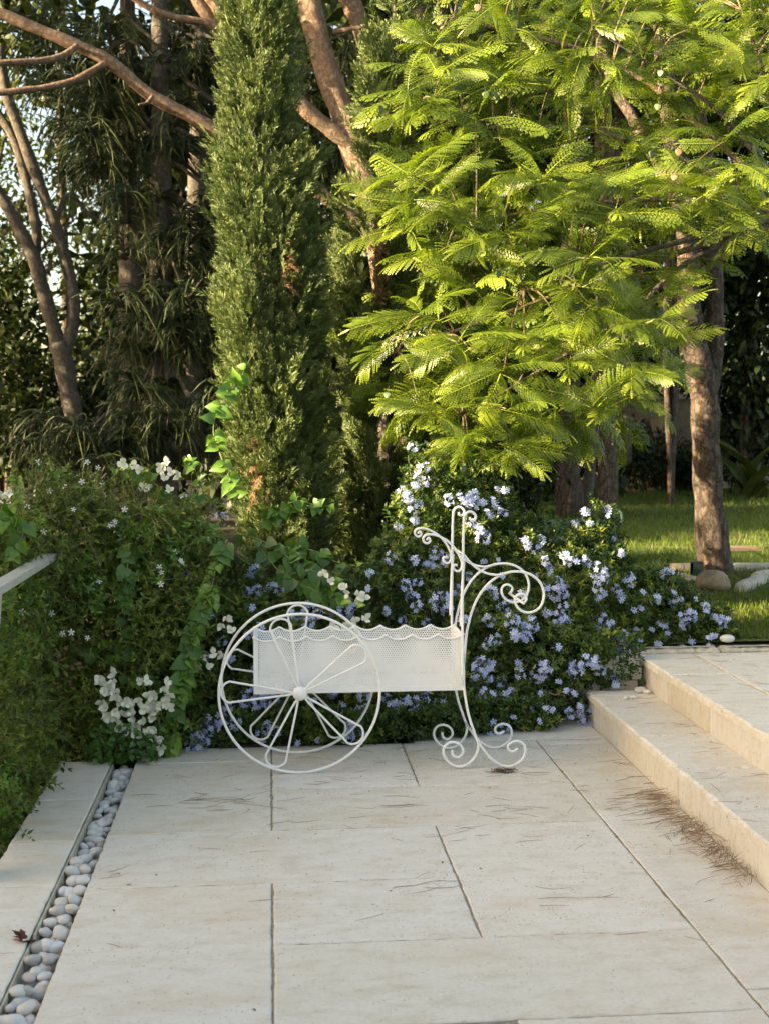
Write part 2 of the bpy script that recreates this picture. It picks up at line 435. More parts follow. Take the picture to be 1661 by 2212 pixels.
M['roof'] = plain_mat('roof_tile', (.40, .20, .12), .85, .2, 10, .4)
M['glass'] = plain_mat('window_glass', (.05, .06, .07), .08, .1, 4)
M['garden_wall'] = plain_mat('garden_wall_render', (.30, .24, .17), .9, .15, 5, .3)
M['wall_panel'] = plain_mat('wall_panel_wood', (.45, .33, .22), .8, .15, 9, .2)

# ------------------------------------------------------------------ ground
def ground_z(x, y):
    bed = np.interp(y, [5.60, 5.66, 6.0, 7.3, 9, 200], [0, .02, .06, .27, .30, .30])
    bed = np.where((x > .6) & (y < 5.9), np.minimum(bed, -.05), bed)
    low = np.interp(y, [0, 6, 9.5, 14, 200], [-.9, -.75, -.1, .25, .30])
    z = np.where(x < -.98, low, np.where(x < -.90, -.9, bed))
    z = np.where((y < 5.60) & (x >= -.98), -.35, z)
    z = np.where((x > 1.55) & (y >= 6.15), np.interp(y, [6.15, 6.2, 7.0], [.24, .29, .31]), z)
    z = np.where((x > 1.5) & (y < 6.15), -.35, z)
    t = np.clip((y - 5.6) / 3.0, 0, 1)
    return z
xs = np.unique(np.concatenate([np.arange(-8, 12, .2), np.linspace(-400, -8, 24), np.linspace(12, 400, 24), [-.98, -.90, -.979, -.901]]))
ys = np.unique(np.concatenate([np.arange(-6, 26, .2), np.linspace(26, 900, 30), np.linspace(-300, -6, 12), [5.599, 5.60, 5.66, 6.149, 6.15]]))
gx, gy = np.meshgrid(xs, ys, indexing='ij')
gz = ground_z(gx.ravel(), gy.ravel())
GV = np.stack([gx.ravel(), gy.ravel(), gz], 1)
near = (np.abs(GV[:, 0]) < 30) & (GV[:, 1] > 5.7) & (GV[:, 1] < 60)
GV[:, 2] += np.where(near, .02 * wob(GV[:, :2], 2.0, 3), 0)
ni, nj = len(xs), len(ys)
ii, jj = np.meshgrid(np.arange(ni - 1), np.arange(nj - 1), indexing='ij')
q = np.stack([ii * nj + jj, (ii + 1) * nj + jj, (ii + 1) * nj + jj + 1, ii * nj + jj + 1], -1).reshape(-1, 4)
tag(link('ground', mesh('ground', GV, q, M['soil'])), 'dark brown soil of the planting beds and garden ground', kind='structure')

# lawn
lx, ly = np.arange(1.0, 26, .2), np.arange(6.3, 24, .2)
gx, gy = np.meshgrid(lx, ly, indexing='ij')
LV = np.stack([gx.ravel(), gy.ravel(), np.interp(gy.ravel(), [6.2, 7.3, 9], [.315, .335, .36])], 1)
LV[:, 2] += .015 * wob(LV[:, :2], 2.0, 3) + .008 * wob(LV[:, :2], 6, 5)
ni, nj = len(lx), len(ly)
ii, jj = np.meshgrid(np.arange(ni - 1), np.arange(nj - 1), indexing='ij')
q = np.stack([ii * nj + jj, (ii + 1) * nj + jj, (ii + 1) * nj + jj + 1, ii * nj + jj + 1], -1).reshape(-1, 4)
lawn = tag(link('lawn', mesh('lawn', LV, q, M['lawn'], smooth=True)), 'sunlit and shaded green lawn with bare earth patches', kind='structure')

# ------------------------------------------------------------------ stone slabs
def slab_mesh(name, w, d, t, mat, chip=.0016, seed=0, step=.025, bev=.003):
    """a slab of w x d x t, top face at z=0, worn chipped edges; local origin at the min corner"""
    r = np.random.default_rng(seed)
    def edge(a, b):
        n = max(2, int(np.linalg.norm(np.subtract(b, a)) / step)); return [np.add(a, np.multiply(np.subtract(b, a), k / n)) for k in range(n)]
    c = [(0, 0), (w, 0), (w, d), (0, d)]
    P = np.array([p for i in range(4) for p in edge(c[i], c[(i + 1) % 4])])
    mid = np.array([w / 2, d / 2]); n = len(P)
    # inward direction of each outline point
    inn = np.zeros_like(P)
    inn[:, 0] += (P[:, 0] < 1e-6) * 1.0 - (P[:, 0] > w - 1e-6); inn[:, 1] += (P[:, 1] < 1e-6) * 1.0 - (P[:, 1] > d - 1e-6)
    j0 = np.abs(r.normal(0, chip, n)) + (r.random(n) < .06) * r.uniform(0, chip * 3, n)
    j0 = np.minimum(j0, step * .5); j1 = bev + np.minimum(np.abs(r.normal(0, chip, n)), step * .6) + j0
    dc = np.min(np.linalg.norm(P[:, None] - np.array(c)[None], axis=2), 1); cor = dc < .045; j0[cor] = 0; j1[cor] = bev
    A = P + inn * j0[:, None]; B = P + inn * j1[:, None]
    V = np.vstack([np.c_[A, np.full(n, -t)], np.c_[A, np.full(n, -bev * .9) - np.abs(r.normal(0, chip * .5, n))], np.c_[B, np.zeros(n)]])
    k = np.arange(n); k2 = (k + 1) % n
    q = np.vstack([np.stack([k, k2, n + k2, n + k], 1), np.stack([n + k, n + k2, 2 * n + k2, 2 * n + k], 1)])
    e = min(.05, w * .2, d * .2); I = np.stack([np.clip(P[:, 0], e, w - e), np.clip(P[:, 1], e, d - e)], 1)
    # inner flat rectangle: unique corner points only
    V = np.vstack([V, np.c_[I, np.zeros(n)], [(e, e, 0), (w - e, e, 0), (w - e, d - e, 0), (e, d - e, 0)]])
    ring = []
    for a in range(n):
        a2 = (a + 1) % n
        ring.append((2 * n + a, 2 * n + a2, 3 * n + a))
        if np.linalg.norm(I[a] - I[a2]) > 1e-6: ring.append((2 * n + a2, 3 * n + a2, 3 * n + a))
    m4 = 4 * n
    return mesh(name, V, [np.vstack([q, [(m4, m4 + 1, m4 + 2, m4 + 3)], [(0, 0, 0, 0)]])[:-1], np.array(ring)], mat)
def place_slab(name, parent, x0, y0, x1, y1, ztop, t, mat, gap=.004, seed=0, **kw):
    me = slab_mesh(name, x1 - x0 - gap, y1 - y0 - gap, t, mat, seed=seed, **kw)
    return link(name, me, parent, (x0 + gap / 2, y0 + gap / 2, ztop))

XA, XC, XD, XE, XF = -.595, 0.0, .603, 1.237, 1.572
b = Bag(); box(b, (XA + .004, -6.0, -.3), (XF + .03, 5.618, -.0045))
terrace = tag(b.obj('terrace_floor', M['mortar']), 'pale travertine terrace paving with mortar joints', kind='structure')
layout = [
    (XA, 2.91, XC, 3.91), (XC, 2.93, XE, 3.43), (XC, 3.43, XD, 3.91), (XD, 3.43, XE, 4.43), (XA, 3.91, XD, 4.43),
    (XA, 4.43, XC, 5.37), (XC, 4.43, XE, 4.93), (XC, 4.93, XD, 5.61), (XD, 4.93, XE, 5.61), (XA, 5.37, XC, 5.61),
    (XE, 3.04, XF, 4.05), (XE, 4.05, XF, 4.55), (XE, 4.55, XF, 5.53), (XE, 5.53, XF, 5.61),
    (XA, 2.41, XD, 2.91), (XD, 2.43, XE, 2.93), (XA, 1.91, XC, 2.41), (XC, 1.91, XD, 2.41), (XD, 1.93, XE, 2.43), (XE, 2.04, XF, 3.04),
    (XA, .91, XC, 1.91), (XC, .91, XE, 1.91), (XE, .93, XF, 2.04), (XA, -.1, XD, .91), (XD, -.1, XF, .91)]
for i, (x0, y0, x1, y1) in enumerate(layout):
    place_slab('paver', terrace, x0, y0, x1, y1, float(rng.normal(0, .0008)), .03, M['stone'], gap=.005, seed=i)
# the strip between the last pavers and the step, running on under the plants
b = Bag(); box(b, (.64, 5.618, -.3), (XF + .03, 6.02, -.0085)); b.obj('bedding', M['mortar'], terrace)
place_slab('paver', terrace, .66, 5.62, XF, 6.0, .0, .03, M['stone'], gap=.005, seed=77)

# coping and pebble channel on the left
b = Bag(); box(b, (-.915, -3, -.9), (-.700, 5.5, -.034)); coping = tag(b.obj('terrace_coping', M['mortar']), 'pale stone coping along the planted edge of the terrace', kind='structure')
for i, (y0, y1) in enumerate([(4.86, 5.42), (4.37, 4.86), (3.94, 4.37), (3.44, 3.94), (2.95, 3.44), (2.45, 2.95), (1.5, 2.45), (.5, 1.5)]):
    place_slab('coping_stone', coping, -.925, y0, -.694, y1, .004, .035, M['stone'], gap=.005, seed=200 + i)
b = Bag(); box(b, (-.693, .5, -.10), (-.688, 5.42, -.002)); b.obj('edge_strip', M['curbstone'], coping)
b = Bag(); box(b, (-.688, .5, -.12), (-.597, 5.5, -.075))
channel = tag(b.obj('pebble_channel', M['soil']), 'narrow drainage channel filled with smooth white pebbles', kind='structure')
def pebble_mesh(seed):
    r = np.random.default_rng(seed)
    nu, nv = 18, 12
    u = np.linspace(0, 2 * PI, nu, endpoint=False); v = np.linspace(0, PI, nv)
    uu, vv = np.meshgrid(u, v, indexing='ij')
    S = np.stack([np.sin(vv) * np.cos(uu), np.sin(vv) * np.sin(uu), np.cos(vv)], -1).reshape(-1, 3)
    S *= (1 + .10 * wob(S, 1.3, seed))[:, None]
    a, bb, c = 1.0, r.uniform(.62, .85), r.uniform(.45, .66)
    V = np.sign(S) * np.abs(S)**r.uniform(.85, 1.0) * np.array([a, bb, c])
    i, j = np.meshgrid(np.arange(nu), np.arange(nv - 1), indexing='ij')
    q = np.stack([i * nv + j, i * nv + j + 1, ((i + 1) % nu) * nv + j + 1, ((i + 1) % nu) * nv + j], -1).reshape(-1, 4)
    return mesh('pebble', V, q, M['pebble'], smooth=True)
PEB = [pebble_mesh(50 + k) for k in range(7)]
n_peb = 0
for layer in range(3):
    y = 2.7
    while y < 5.42 and n_peb < 296:
        for x in (-.668, -.640, -.614):
            if rng.random() < .12 or n_peb >= 296: continue
            s = rng.uniform(.018, .031)
            z = -.060 + layer * .024 + rng.uniform(-.005, .008)
            o = link('pebble', PEB[rng.integers(7)], channel, (np.clip(x + rng.normal(0, .008), -.684 + s * .75, -.603 - s * .5), y + rng.normal(0, .012), z))
            o.scale = (s, s, s * 1.05)
            o.rotation_euler = (rng.normal(0, .3), rng.normal(0, .3), rng.uniform(0, PI)); n_peb += 1
        y += rng.uniform(.05, .068) if layer < 2 else rng.uniform(.07, .10)

# ------------------------------------------------------------------ steps
def stair(name, xr, ylo, yhi, z0, z1, joints, rjoints, depth, label, inner=None):
    b = Bag(); box(b, (xr + .012, ylo, z0 - .3), (xr + depth, yhi - .012, z1 - .036))
    st = tag(b.obj(name, M['mortar']), label, kind='structure')
    ys_ = [ylo] + list(joints) + [yhi]
    for i in range(len(ys_) - 1):
        me = slab_mesh('tread_stone', depth + .012 - .003, ys_[i + 1] - ys_[i] - .003, .034, M['stone'], chip=.0045, seed=300 + i + int(z1 * 100), step=.012, bev=.007)
        link('tread_stone', me, st, (xr - .014, ys_[i] + .0015, z1))
    ys_ = [ylo] + list(rjoints) + [yhi]
    for i in range(len(ys_) - 1):
        b = Bag(); box(b, (0, 0, 0), (.0125, ys_[i + 1] - ys_[i] - .003, z1 - .0345 - z0 + .02))
        link('riser_stone', b.mesh('riser_stone', M['riser']), st, (xr + rng.uniform(-.0005, .0005), ys_[i] + .0015, z0 - .02))
    # end face towards the planting bed
    b = Bag(); box(b, (0, 0, 0), (depth - .013, .012, z1 - .0345 - z0 + .02)); link('end_stone', b.mesh('end_stone', M['riser']), st, (xr + .0127, yhi - .0122, z0 - .02))
    return st
XG, XH = 1.876, 2.165
stair('lower_step', XF, -3, 5.95, 0, .155, [-2, -1, 0, 1, 2, 2.54, 3.04, 3.54, 4.54, 5.05], [-2, -1, 0, 1, 2, 2.57, 3.57, 4.57, 5.57], XG - XF + .01, 'lower pale stone step beside the terrace')
up = stair('upper_step', XG, -3, 6.10, .155, .305, [-2, -1, 0, 1, 2, 2.6, 3.6, 4.57, 5.58], [-2, -1, 0, 1, 2, 3.07, 4.07, 5.07, 5.62], XH - XG, 'upper pale stone step and landing leading to the lawn')
for i in range(6):
    for j in range(3):
        y1 = 6.10 - i * .9 - (j % 2) * .0
        place_slab('paver', up, XH - .001 + j * .62, y1 - .9, XH + .617 + j * .62, y1, .3045, .04, M['stone'], gap=.006, seed=500 + i * 3 + j)
b = Bag(); box(b, (XH, -3, -.1), (XH + 3, 6.09, .264)); b.obj('bedding', M['mortar'], up)
# stone edging behind the landing
for x0, x1 in ((1.86, 2.32), (2.33, 2.80), (2.81, 3.4)):
    me = slab_mesh('edging_stone', x1 - x0, .10, .12, M['curbstone'], chip=.006, seed=int(x0 * 90), step=.02, bev=.02)
    link('edging_stone', me, up, (x0, 6.125, .325))
# low white wall of the bed, at the head of the lower step
b = Bag(); box(b, (1.02, 6.04, -.1), (1.874, 6.12, .31)); pw = tag(b.obj('planter_wall', M['mortar']), 'low pale block wall of the flower bed beside the steps', 'wall')
for r_ in range(3):
    for c_ in range(3):
        x0 = 1.0 + c_ * .288 - (r_ % 2) * .02
        me = slab_mesh('stone_block', .285, .05, .115, M['stone'], seed=600 + r_ * 3 + c_, chip=.003)
        link('stone_block', me, pw, (x0, 6.0, .07 + r_ * .12))
for k, (px, py, s) in enumerate([(1382, 1488, .030), (1368, 1500, .02), (1397, 1490, .022), (1352, 1503, .018)]):
    p = atZ(px, py, .175); o = link('stone', PEB[k % 7], None, (p[0], min(p[1], 5.93), .155 + s * .42)); o.scale = (s, s, s); o.rotation_euler = (0, 0, k * 1.3)
    tag(o, ['largest white pebble lying on the lower step by the block wall', 'small white pebble in front of the largest one on the lower step', 'white pebble wedged in the corner under the upper step', 'small pale pebble on the lower step closest to the terrace'][k], 'pebble', 'pebbles at the head of the lower step')
p = atZ(1638, 1420, .34); o = link('stone', PEB[2], None, (p[0], 6.2, .36)); o.scale = (.04, .036, .036)
tag(o, 'oval white pebble on the edging stones behind the landing', 'pebble')

# ------------------------------------------------------------------ house behind the viewpoint (unseen, height and angle shaped for its shade on the terrace)
def house():
    hx = np.array([.826, -.563, 0]); hy = np.array([.563, .826, 0])      # along the facade, outward to the garden
    o0 = np.array([-6.0, -2.02, 0])
    def blk(a0, a1, d0, d1, z0, z1):
        b = Bag(); box(b, (a0, d0, z0), (a1, d1, z1)); V, Fs, v = b.arrays()
        W = o0 + V[:, :1] * hx + V[:, 1:2] * hy + V[:, 2:] * np.array([0, 0, 1.0])
        return mesh('p', W, Fs, None, v)
    root = empty('house', o0, 'plain white two storey house unseen behind the terrace, shaped for its shade', 'house')
    def part(nm, mt, *a, parent=root):
        me = blk(*a); me.name = nm; me.materials.append(M[mt]); return link(nm, me, parent)
    part('wall', 'plaster', -12, 12.0, -8, 0, -1, HOUSE_H - .25)
    part('roof', 'roof', -12.3, 12.3, -8.3, .25, HOUSE_H - .248, HOUSE_H)
    for k, a in enumerate((-9.5, -6, -2.5, 1, 4.5, 8)):
        w = part('window', 'glass', a, a + 1.6, .002, .03, 2.9, 4.2)
        for q0, q1, z0, z1 in ((a - .08, a - .002, 2.82, 4.28), (a + 1.602, a + 1.68, 2.82, 4.28), (a, a + 1.6, 4.202, 4.28), (a, a + 1.6, 2.82, 2.898)):
            part('frame', 'white', q0, q1, .002, .05, z0, z1, parent=w)
HOUSE_H = 4.95
house()

# ------------------------------------------------------------------ the white cart planter
YN, YF = 5.15, 5.47            # near and far wheel planes
YB0, YB1 = 5.185, 5.435        # box front and back
cart = empty('cart_planter', (.35, 5.3, 0), 'white wrought iron flower cart with two large wheels and a perforated box', 'planter')
def P4(pts):                   # traced in the detail of the handle
    return np.array([atY(864.26 + u * .21141, 1053.3 + v * .21141, YN) for u, v in pts])
def P5(pts):
    return np.array([atY(918.27 + u * .16260, 1377.4 + v * .16260, YN) for u, v in pts])
RT = .0056
def bar(name, pts, parent=cart, r=RT, n=6, closed=False, sides=10, dy=0.0):
    P = catmull(pts, n) if n > 1 else np.asarray(pts, float)
    P = P + np.array([0, dy, 0])
    V, Fs = tube(P, r, sides, closed); b = Bag(); b.add(V, Fs)
    return b.obj(name, M['white'], parent, smooth=True)
WC = atY(648, 1503.5, YN); WR = 178 * 5.15 / F * 1.0
WC[2] = WR + .0005 - 0.0 if abs(WC[2] - WR) < .03 else WC[2]
def wheel(Y, ang0):
    c = np.array([WC[0], Y, WC[2]]); a = np.linspace(0, 2 * PI, 96, endpoint=False)
    ring = c + np.stack([np.cos(a), 0 * a, np.sin(a)], 1) * (WR - RT)
    V, Fs = tube(ring, RT + .0004, 10, True); b = Bag(); b.add(V, Fs)
    rim = b.obj('wheel', M['white'], cart, True)
    for k in range(5):
        t = ang0 + k * 2 * PI / 5
        rc = .133 * WR; cc = WR - RT * 2.6 - rc; half = math.asin(rc / cc) * .93
        loc = []
        for s in np.linspace(.055, cc * math.cos(half), 5): loc.append((s, -s * math.tan(half)))
        for u in np.linspace(-PI / 2 + half * 1.0, PI / 2 - half * 1.0, 13): loc.append((cc + rc * math.cos(u) * 1.0, rc * math.sin(u)))
        for s in np.linspace(cc * math.cos(half), .055, 5): loc.append((s, s * math.tan(half)))
        loc = [(.02, 0)] + loc + [(.02, 0)]
        loc = np.array(loc); keep = [0] + [i for i in range(1, len(loc)) if np.linalg.norm(loc[i] - loc[i - 1]) > 1e-4]; loc = loc[keep]
        P = c + np.stack([loc[:, 0] * math.cos(t) - loc[:, 1] * math.sin(t), np.zeros(len(loc)), loc[:, 0] * math.sin(t) + loc[:, 1] * math.cos(t)], 1)
        bar('spoke_loop', P, rim, .0047, 2)
    # domed hub
    b = Bag(); s = -1 if Y < 5.3 else 1
    u = np.linspace(0, 2 * PI, 24, endpoint=False); prof = [(.0305, .012), (.0305, -.002), (.028, -.010), (.0215, -.0165), (.012, -.0205), (.0001, -.022)]
    V = np.array([[c[0] + r * math.cos(t), Y - s * d * -1 if False else Y + s * (-d), c[2] + r * math.sin(t)] for r, d in prof for t in u])
    k, n = np.meshgrid(np.arange(len(prof) - 1), np.arange(24), indexing='ij')
    b.add(V, np.stack([k * 24 + n, k * 24 + (n + 1) % 24, (k + 1) * 24 + (n + 1) % 24, (k + 1) * 24 + n], -1).reshape(-1, 4))
    b.obj('hub', M['white'], rim, True)
    return rim
wheel(YN, math.radians(105.6)); wheel(YF, math.radians(90))
bar('axle', [(WC[0], YN, WC[2]), (WC[0], YF, WC[2])], r=.008, n=1)

# box: perforated panels between flat frame strips, wavy rims
BL = atY(549, 1500, YB0); BR = atY(1000.5, 1490.5, YB0)
bx0, bx1, bz0 = BL[0], BR[0], (BL[2] + BR[2]) / 2
bz1 = atY(549, 1376, YB0)[2]          # peaks of the wavy rim
NS, SD = 8, .021
def rim_z(x):
    t = (np.asarray(x) - bx0) / (bx1 - bx0) * NS
    return bz1 - SD * np.abs(np.sin(PI * t))**.85
def perforated(xa, xb, za, ztop, tr, pitch=.0104, r=.0029, th=.0015):
    """sheet with a hexagonal pattern of real holes; tr maps (x, z, depth) to world"""
    dx, dz = pitch, pitch * math.sqrt(3) / 2
    b = Bag(); a6 = np.arange(6) * PI / 3 + PI / 6
    hexo = np.stack([np.cos(a6), np.sin(a6)], 1) * pitch / math.sqrt(3)
    a12 = np.arange(12) * PI / 6 + PI / 6
    hole = np.stack([np.cos(a12), np.sin(a12)], 1) * r
    out12 = np.zeros((12, 2)); out12[0::2] = hexo; out12[1::2] = (hexo + np.roll(hexo, -1, 0)) / 2
    cs = []
    for j in range(int((max(ztop(xa), ztop(xb)) + .03 - za) / dz) + 2):
        for i in range(int((xb - xa) / dx) + 2):
            cs.append((xa + i * dx + (j % 2) * dx / 2, za + j * dz))
    cs = np.array(cs); lim = ztop(np.clip(cs[:, 0], xa, xb))
    full = (cs[:, 0] > xa + r) & (cs[:, 0] < xb - r) & (cs[:, 1] < lim - r)
    cs = cs[full]
    V2 = np.concatenate([cs[:, None] + out12[None], cs[:, None] + hole[None]], 1)     # n,24,2
    V2[..., 0] = np.clip(V2[..., 0], xa, xb); V2[..., 1] = np.maximum(V2[..., 1], za)
    V2[..., 1] = np.minimum(V2[..., 1], ztop(V2[..., 0]) + .004)
    n = len(cs); k = np.arange(12); k2 = (k + 1) % 12
    f = np.stack([k, k2, 12 + k2, 12 + k], 1)
    for dep in (0.0, th):
        V = tr(V2[..., 0].ravel(), V2[..., 1].ravel(), dep)
        b.add(V, (f[None] + (np.arange(n) * 24)[:, None, None]).reshape(-1, 4))
    # hole walls
    H = V2[:, 12:]; A = tr(H[..., 0].ravel(), H[..., 1].ravel(), 0.0); B = tr(H[..., 0].ravel(), H[..., 1].ravel(), th)
    b.add(np.vstack([A, B]), (np.stack([k, k2, n * 12 + k2, n * 12 + k], 1)[None] + (np.arange(n) * 12)[:, None, None]).reshape(-1, 4))
    return b
fx = .017
for nm, Y in (('front_panel', YB0), ('back_panel', YB1)):
    tr = lambda x, z, d, Y=Y: np.stack([x, np.full_like(x, Y) + d, z], 1)
    pan = perforated(bx0 + fx, bx1 - fx, bz0 + .02, rim_z, tr).obj(nm, M['white'], cart)
    b = Bag(); sgn = -1 if Y == YB0 else 1
    y0, y1 = sorted((Y + sgn * .0035, Y - sgn * .003))
    box(b, (bx0, y0, bz0), (bx0 + fx + .001, y1, float(rim_z(bx0 + fx)) + .004)); box(b, (bx1 - fx - .001, y0, bz0), (bx1, y1, float(rim_z(bx1 - fx)) + .004))
    box(b, (bx0 + fx + .001, y0 + .0004, bz0), (bx1 - fx - .001, y1 - .0004, bz0 + .021))
    b.obj('frame', M['white'], pan)
    xsn = np.linspace(bx0 - .004, bx1 + .003, NS * 16 + 1); xc = np.clip(xsn, bx0, bx1)
    bar('wavy_rim', np.stack([xsn, np.full_like(xsn, Y - .003 * (1 if Y == YB0 else -1)), rim_z(xc)], 1), pan, .0046, 1)
zt = lambda x: np.full_like(np.asarray(x, float), bz1 - .012)
for nm, X in (('end_panel', bx0 + .0005), ('end_panel', bx1 - .0020)):
    tr = lambda x, z, d, X=X: np.stack([np.full_like(x, X) + d, x, z], 1)
    pan = perforated(YB0 + .012, YB1 - .012, bz0 + .02, zt, tr).obj(nm, M['white'], cart)
    b = Bag()
    for y0, y1, z0, z1 in ((YB0 + .0036, YB0 + .014, bz0 + .0003, bz1 - .004), (YB1 - .014, YB1 - .0036, bz0 + .0003, bz1 - .004), (YB0 + .014, YB1 - .014, bz0 + .0003, bz0 + .021), (YB0 + .014, YB1 - .014, bz1 - .022, bz1 - .004)):
        box(b, (X - .001, y0, z0), (X + .003, y1, z1))
    b.obj('frame', M['white'], pan)
b = Bag(); box(b, (bx0 + .004, YB0 + .004, bz0 + .003), (bx1 - .004, YB1 - .004, bz0 + .005)); b.obj('box_floor', M['white'], cart)

# uprights, handle scrolls and scrolled feet, one set on each side
post = P4([(640, 1500), (634, 1300), (637, 1000), (640, 700), (644, 450), (650, 330), (657, 290), (677, 260), (710, 246), (745, 258), (768, 290), (762, 325), (737, 340), (713, 328), (708, 302)])
post[0][2] = bz0 + .03
bow = P4([(655, 1660), (680, 1500), (705, 1380), (735, 1270), (780, 1160), (840, 1060), (910, 980), (985, 922), (1060, 885), (1140, 865), (1220, 862), (1290, 875), (1350, 900), (1405, 942), (1447, 1000), (1470, 1080), (1465, 1150), (1435, 1220), (1380, 1265), (1310, 1282), (1240, 1262), (1190, 1212), (1175, 1150), (1195, 1107), (1240, 1090), (1283, 1113), (1290, 1150), (1262, 1187)])
leg = P5([(522, 200), (515, 350), (514, 500), (518, 650), (535, 800), (565, 970), (600, 1120), (645, 1260), (690, 1400), (740, 1490), (800, 1580), (870, 1670), (950, 1740), (1040, 1780), (1130, 1785), (1220, 1750), (1290, 1690), (1330, 1600), (1330, 1510), (1290, 1450), (1220, 1425), (1150, 1445), (1105, 1490), (1110, 1545), (1150, 1575), (1200, 1560), (1230, 1530)])
foot = P5([(690, 1390), (707, 1460), (702, 1550), (670, 1640), (610, 1720), (530, 1775), (440, 1790), (350, 1760), (290, 1700), (250, 1620), (245, 1550), (275, 1480), (340, 1440), (410, 1445), (470, 1480), (505, 1550), (495, 1610), (450, 1655), (400, 1650), (365, 1610), (360, 1550)])
brace = P4([(1062, 882), (1000, 895), (920, 887), (850, 864), (780, 822), (730, 780), (690, 738), (655, 690)])
scroll = P4([(268, 538), (290, 512), (305, 545), (280, 570), (247, 557), (234, 522), (255, 490), (300, 478), (360, 485), (420, 510), (480, 545), (530, 590), (570, 640), (600, 690), (625, 750), (630, 790), (620, 830), (600, 853), (567, 850), (543, 822), (553, 792), (583, 796)])
spine = P4([(655, 760), (640, 900), (632, 1000), (625, 1200), (618, 1420)])
zmin = min(leg[:, 2].min(), foot[:, 2].min()) - RT
for arr in (bow, leg, foot, brace, scroll, post, spine): pass
def fixz(a):                    # feet rest on the paving
    a = a.copy(); t = np.clip((a[:, 2]) / .25, 0, 1); a[:, 2] -= zmin * (1 - t); return a
leg, foot = fixz(leg), fixz(foot)
leg = np.vstack([bow[1:3][::-1], leg[2:]]) if False else leg
handle_line = np.vstack([leg[::-1], bow[1:]])
for dy in (0.0, YF - YN - .012):
    bar('post', post, dy=dy + .003)
    bar('handle_bow', np.vstack([leg[1:2], bow[1:]]), dy=dy + .014)
    bar('leg', leg, dy=dy + .014)
    bar('foot_scroll', foot, dy=dy + .013)
    bar('handle_brace', brace, dy=dy + .010, r=.0052)
    bar('scroll', scroll, dy=dy + .004, r=.0052)
    bar('spine', spine, dy=dy + .008, r=.0048)
    # tabs that tie the legs to the box corner
    p0 = leg[1] + np.array([0, dy + .014, 0]); bar('bracket', [p0, (bx1 - .004, YB0 if dy == 0 else YB1, p0[2])], r=.004, n=1)
    p0 = np.array([leg[3][0], leg[3][1] + dy + .014, bz0 + .006]); bar('bracket', [p0, (bx1 - .006, YB0 if dy == 0 else YB1, bz0 + .006)], r=.004, n=1)
e = bow[-1]; bar('handle_rod', [e + np.array([0, .008, 0]), e + np.array([0, YF - YN + .006, 0])], r=.006, n=1)
e = brace[-1]; bar('cross_rod', [e, e + np.array([0, YF - YN, 0])], r=.004, n=1)
e = leg[8]; bar('cross_rod', [e + np.array([0, .014, 0]), e + np.array([0, YF - YN, 0])], r=.004, n=1)

# ------------------------------------------------------------------ leaf templates (along +y, face +z)
def ovate(w=.5, fold=.12, curl=.15, n=4):
    """leaf of length 1: outline of n+1 stations, folded along the midrib"""
    t = np.linspace(0, 1, n + 1); V = []; tri = []; quad = []
    for k, s in enumerate(t):
        hw = w / 2 * math.sin(PI * s**.75)**.8 if 0 < s < 1 else 0
        z = -curl * s * s
        V += [(-hw, s, z + fold * hw * 2), (0, s, z), (hw, s, z + fold * hw * 2)]
    for k in range(n):
        a = k * 3; c = a + 3
        quad += [(a, a + 1, c + 1, c), (a + 1, a + 2, c + 2, c + 1)]
    return np.array(V), np.array(quad)
def heart(fold=.14, curl=.25):
    prof = [(0, .0), (-.07, .30), (.12, .46), (.38, .44), (.65, .27), (.85, .11), (1, 0)]
    V = []; Q = []
    for y, hw in prof:
        yy = max(y, 0) if hw == 0 else y; z = -curl * max(y, 0)**2
        V += [(-hw, yy, z + fold * hw * 2), (0, max(y, 0), z), (hw, yy, z + fold * hw * 2)]
    for k in range(len(prof) - 1):
        a = k * 3; c = a + 3; Q += [(a, a + 1, c + 1, c), (a + 1, a + 2, c + 2, c + 1)]
    return np.array(V), np.array(Q)
LEAF_T, LEAF_F = ovate(.42, .12, .18, 4)
LEAF2_T = np.array([(0, 0, 0), (-.20, .28, .05), (-.22, .66, .03), (0, 1, -.10), (.22, .66, .03), (.20, .28, .05)])
LEAF2_F = np.array([(0, 5, 1), (1, 5, 4), (1, 4, 2), (2, 4, 3)])
DIA_T = np.array([(0, 0, 0), (-.23, .45, .04), (0, 1, -.08), (.23, .45, .04)]); DIA_F = np.array([(0, 3, 1), (1, 3, 2)])
NARROW_T, NARROW_F = DIA_T * [.6, 1, 1], DIA_F
HEART_T, HEART_F = heart()
def spindle(bag, p, q, r, var):
    p, q = np.asarray(p, float), np.asarray(q, float); d = nrm(q - p)
    a = nrm(np.cross(d, [.3, .5, .81])); c = np.cross(d, a); m = p + (q - p) * .4
    V = [p] + [m + r * (math.cos(t) * a + math.sin(t) * c) for t in (0, 2.09, 4.19)] + [q]
    bag.add(V, np.array([(0, 2, 1), (0, 3, 2), (0, 1, 3), (4, 1, 2), (4, 2, 3), (4, 3, 1)]), var)
def blade(bag, p, q, r, var, tw):
    p, q = np.asarray(p, float), np.asarray(q, float); d = nrm(q - p)
    a = nrm(np.cross(d, [math.sin(tw), .1, math.cos(tw)])); m = p + (q - p) * .45
    bag.add([p, m - a * r, q, m + a * r], np.array([(0, 3, 1), (1, 3, 2)]), var)
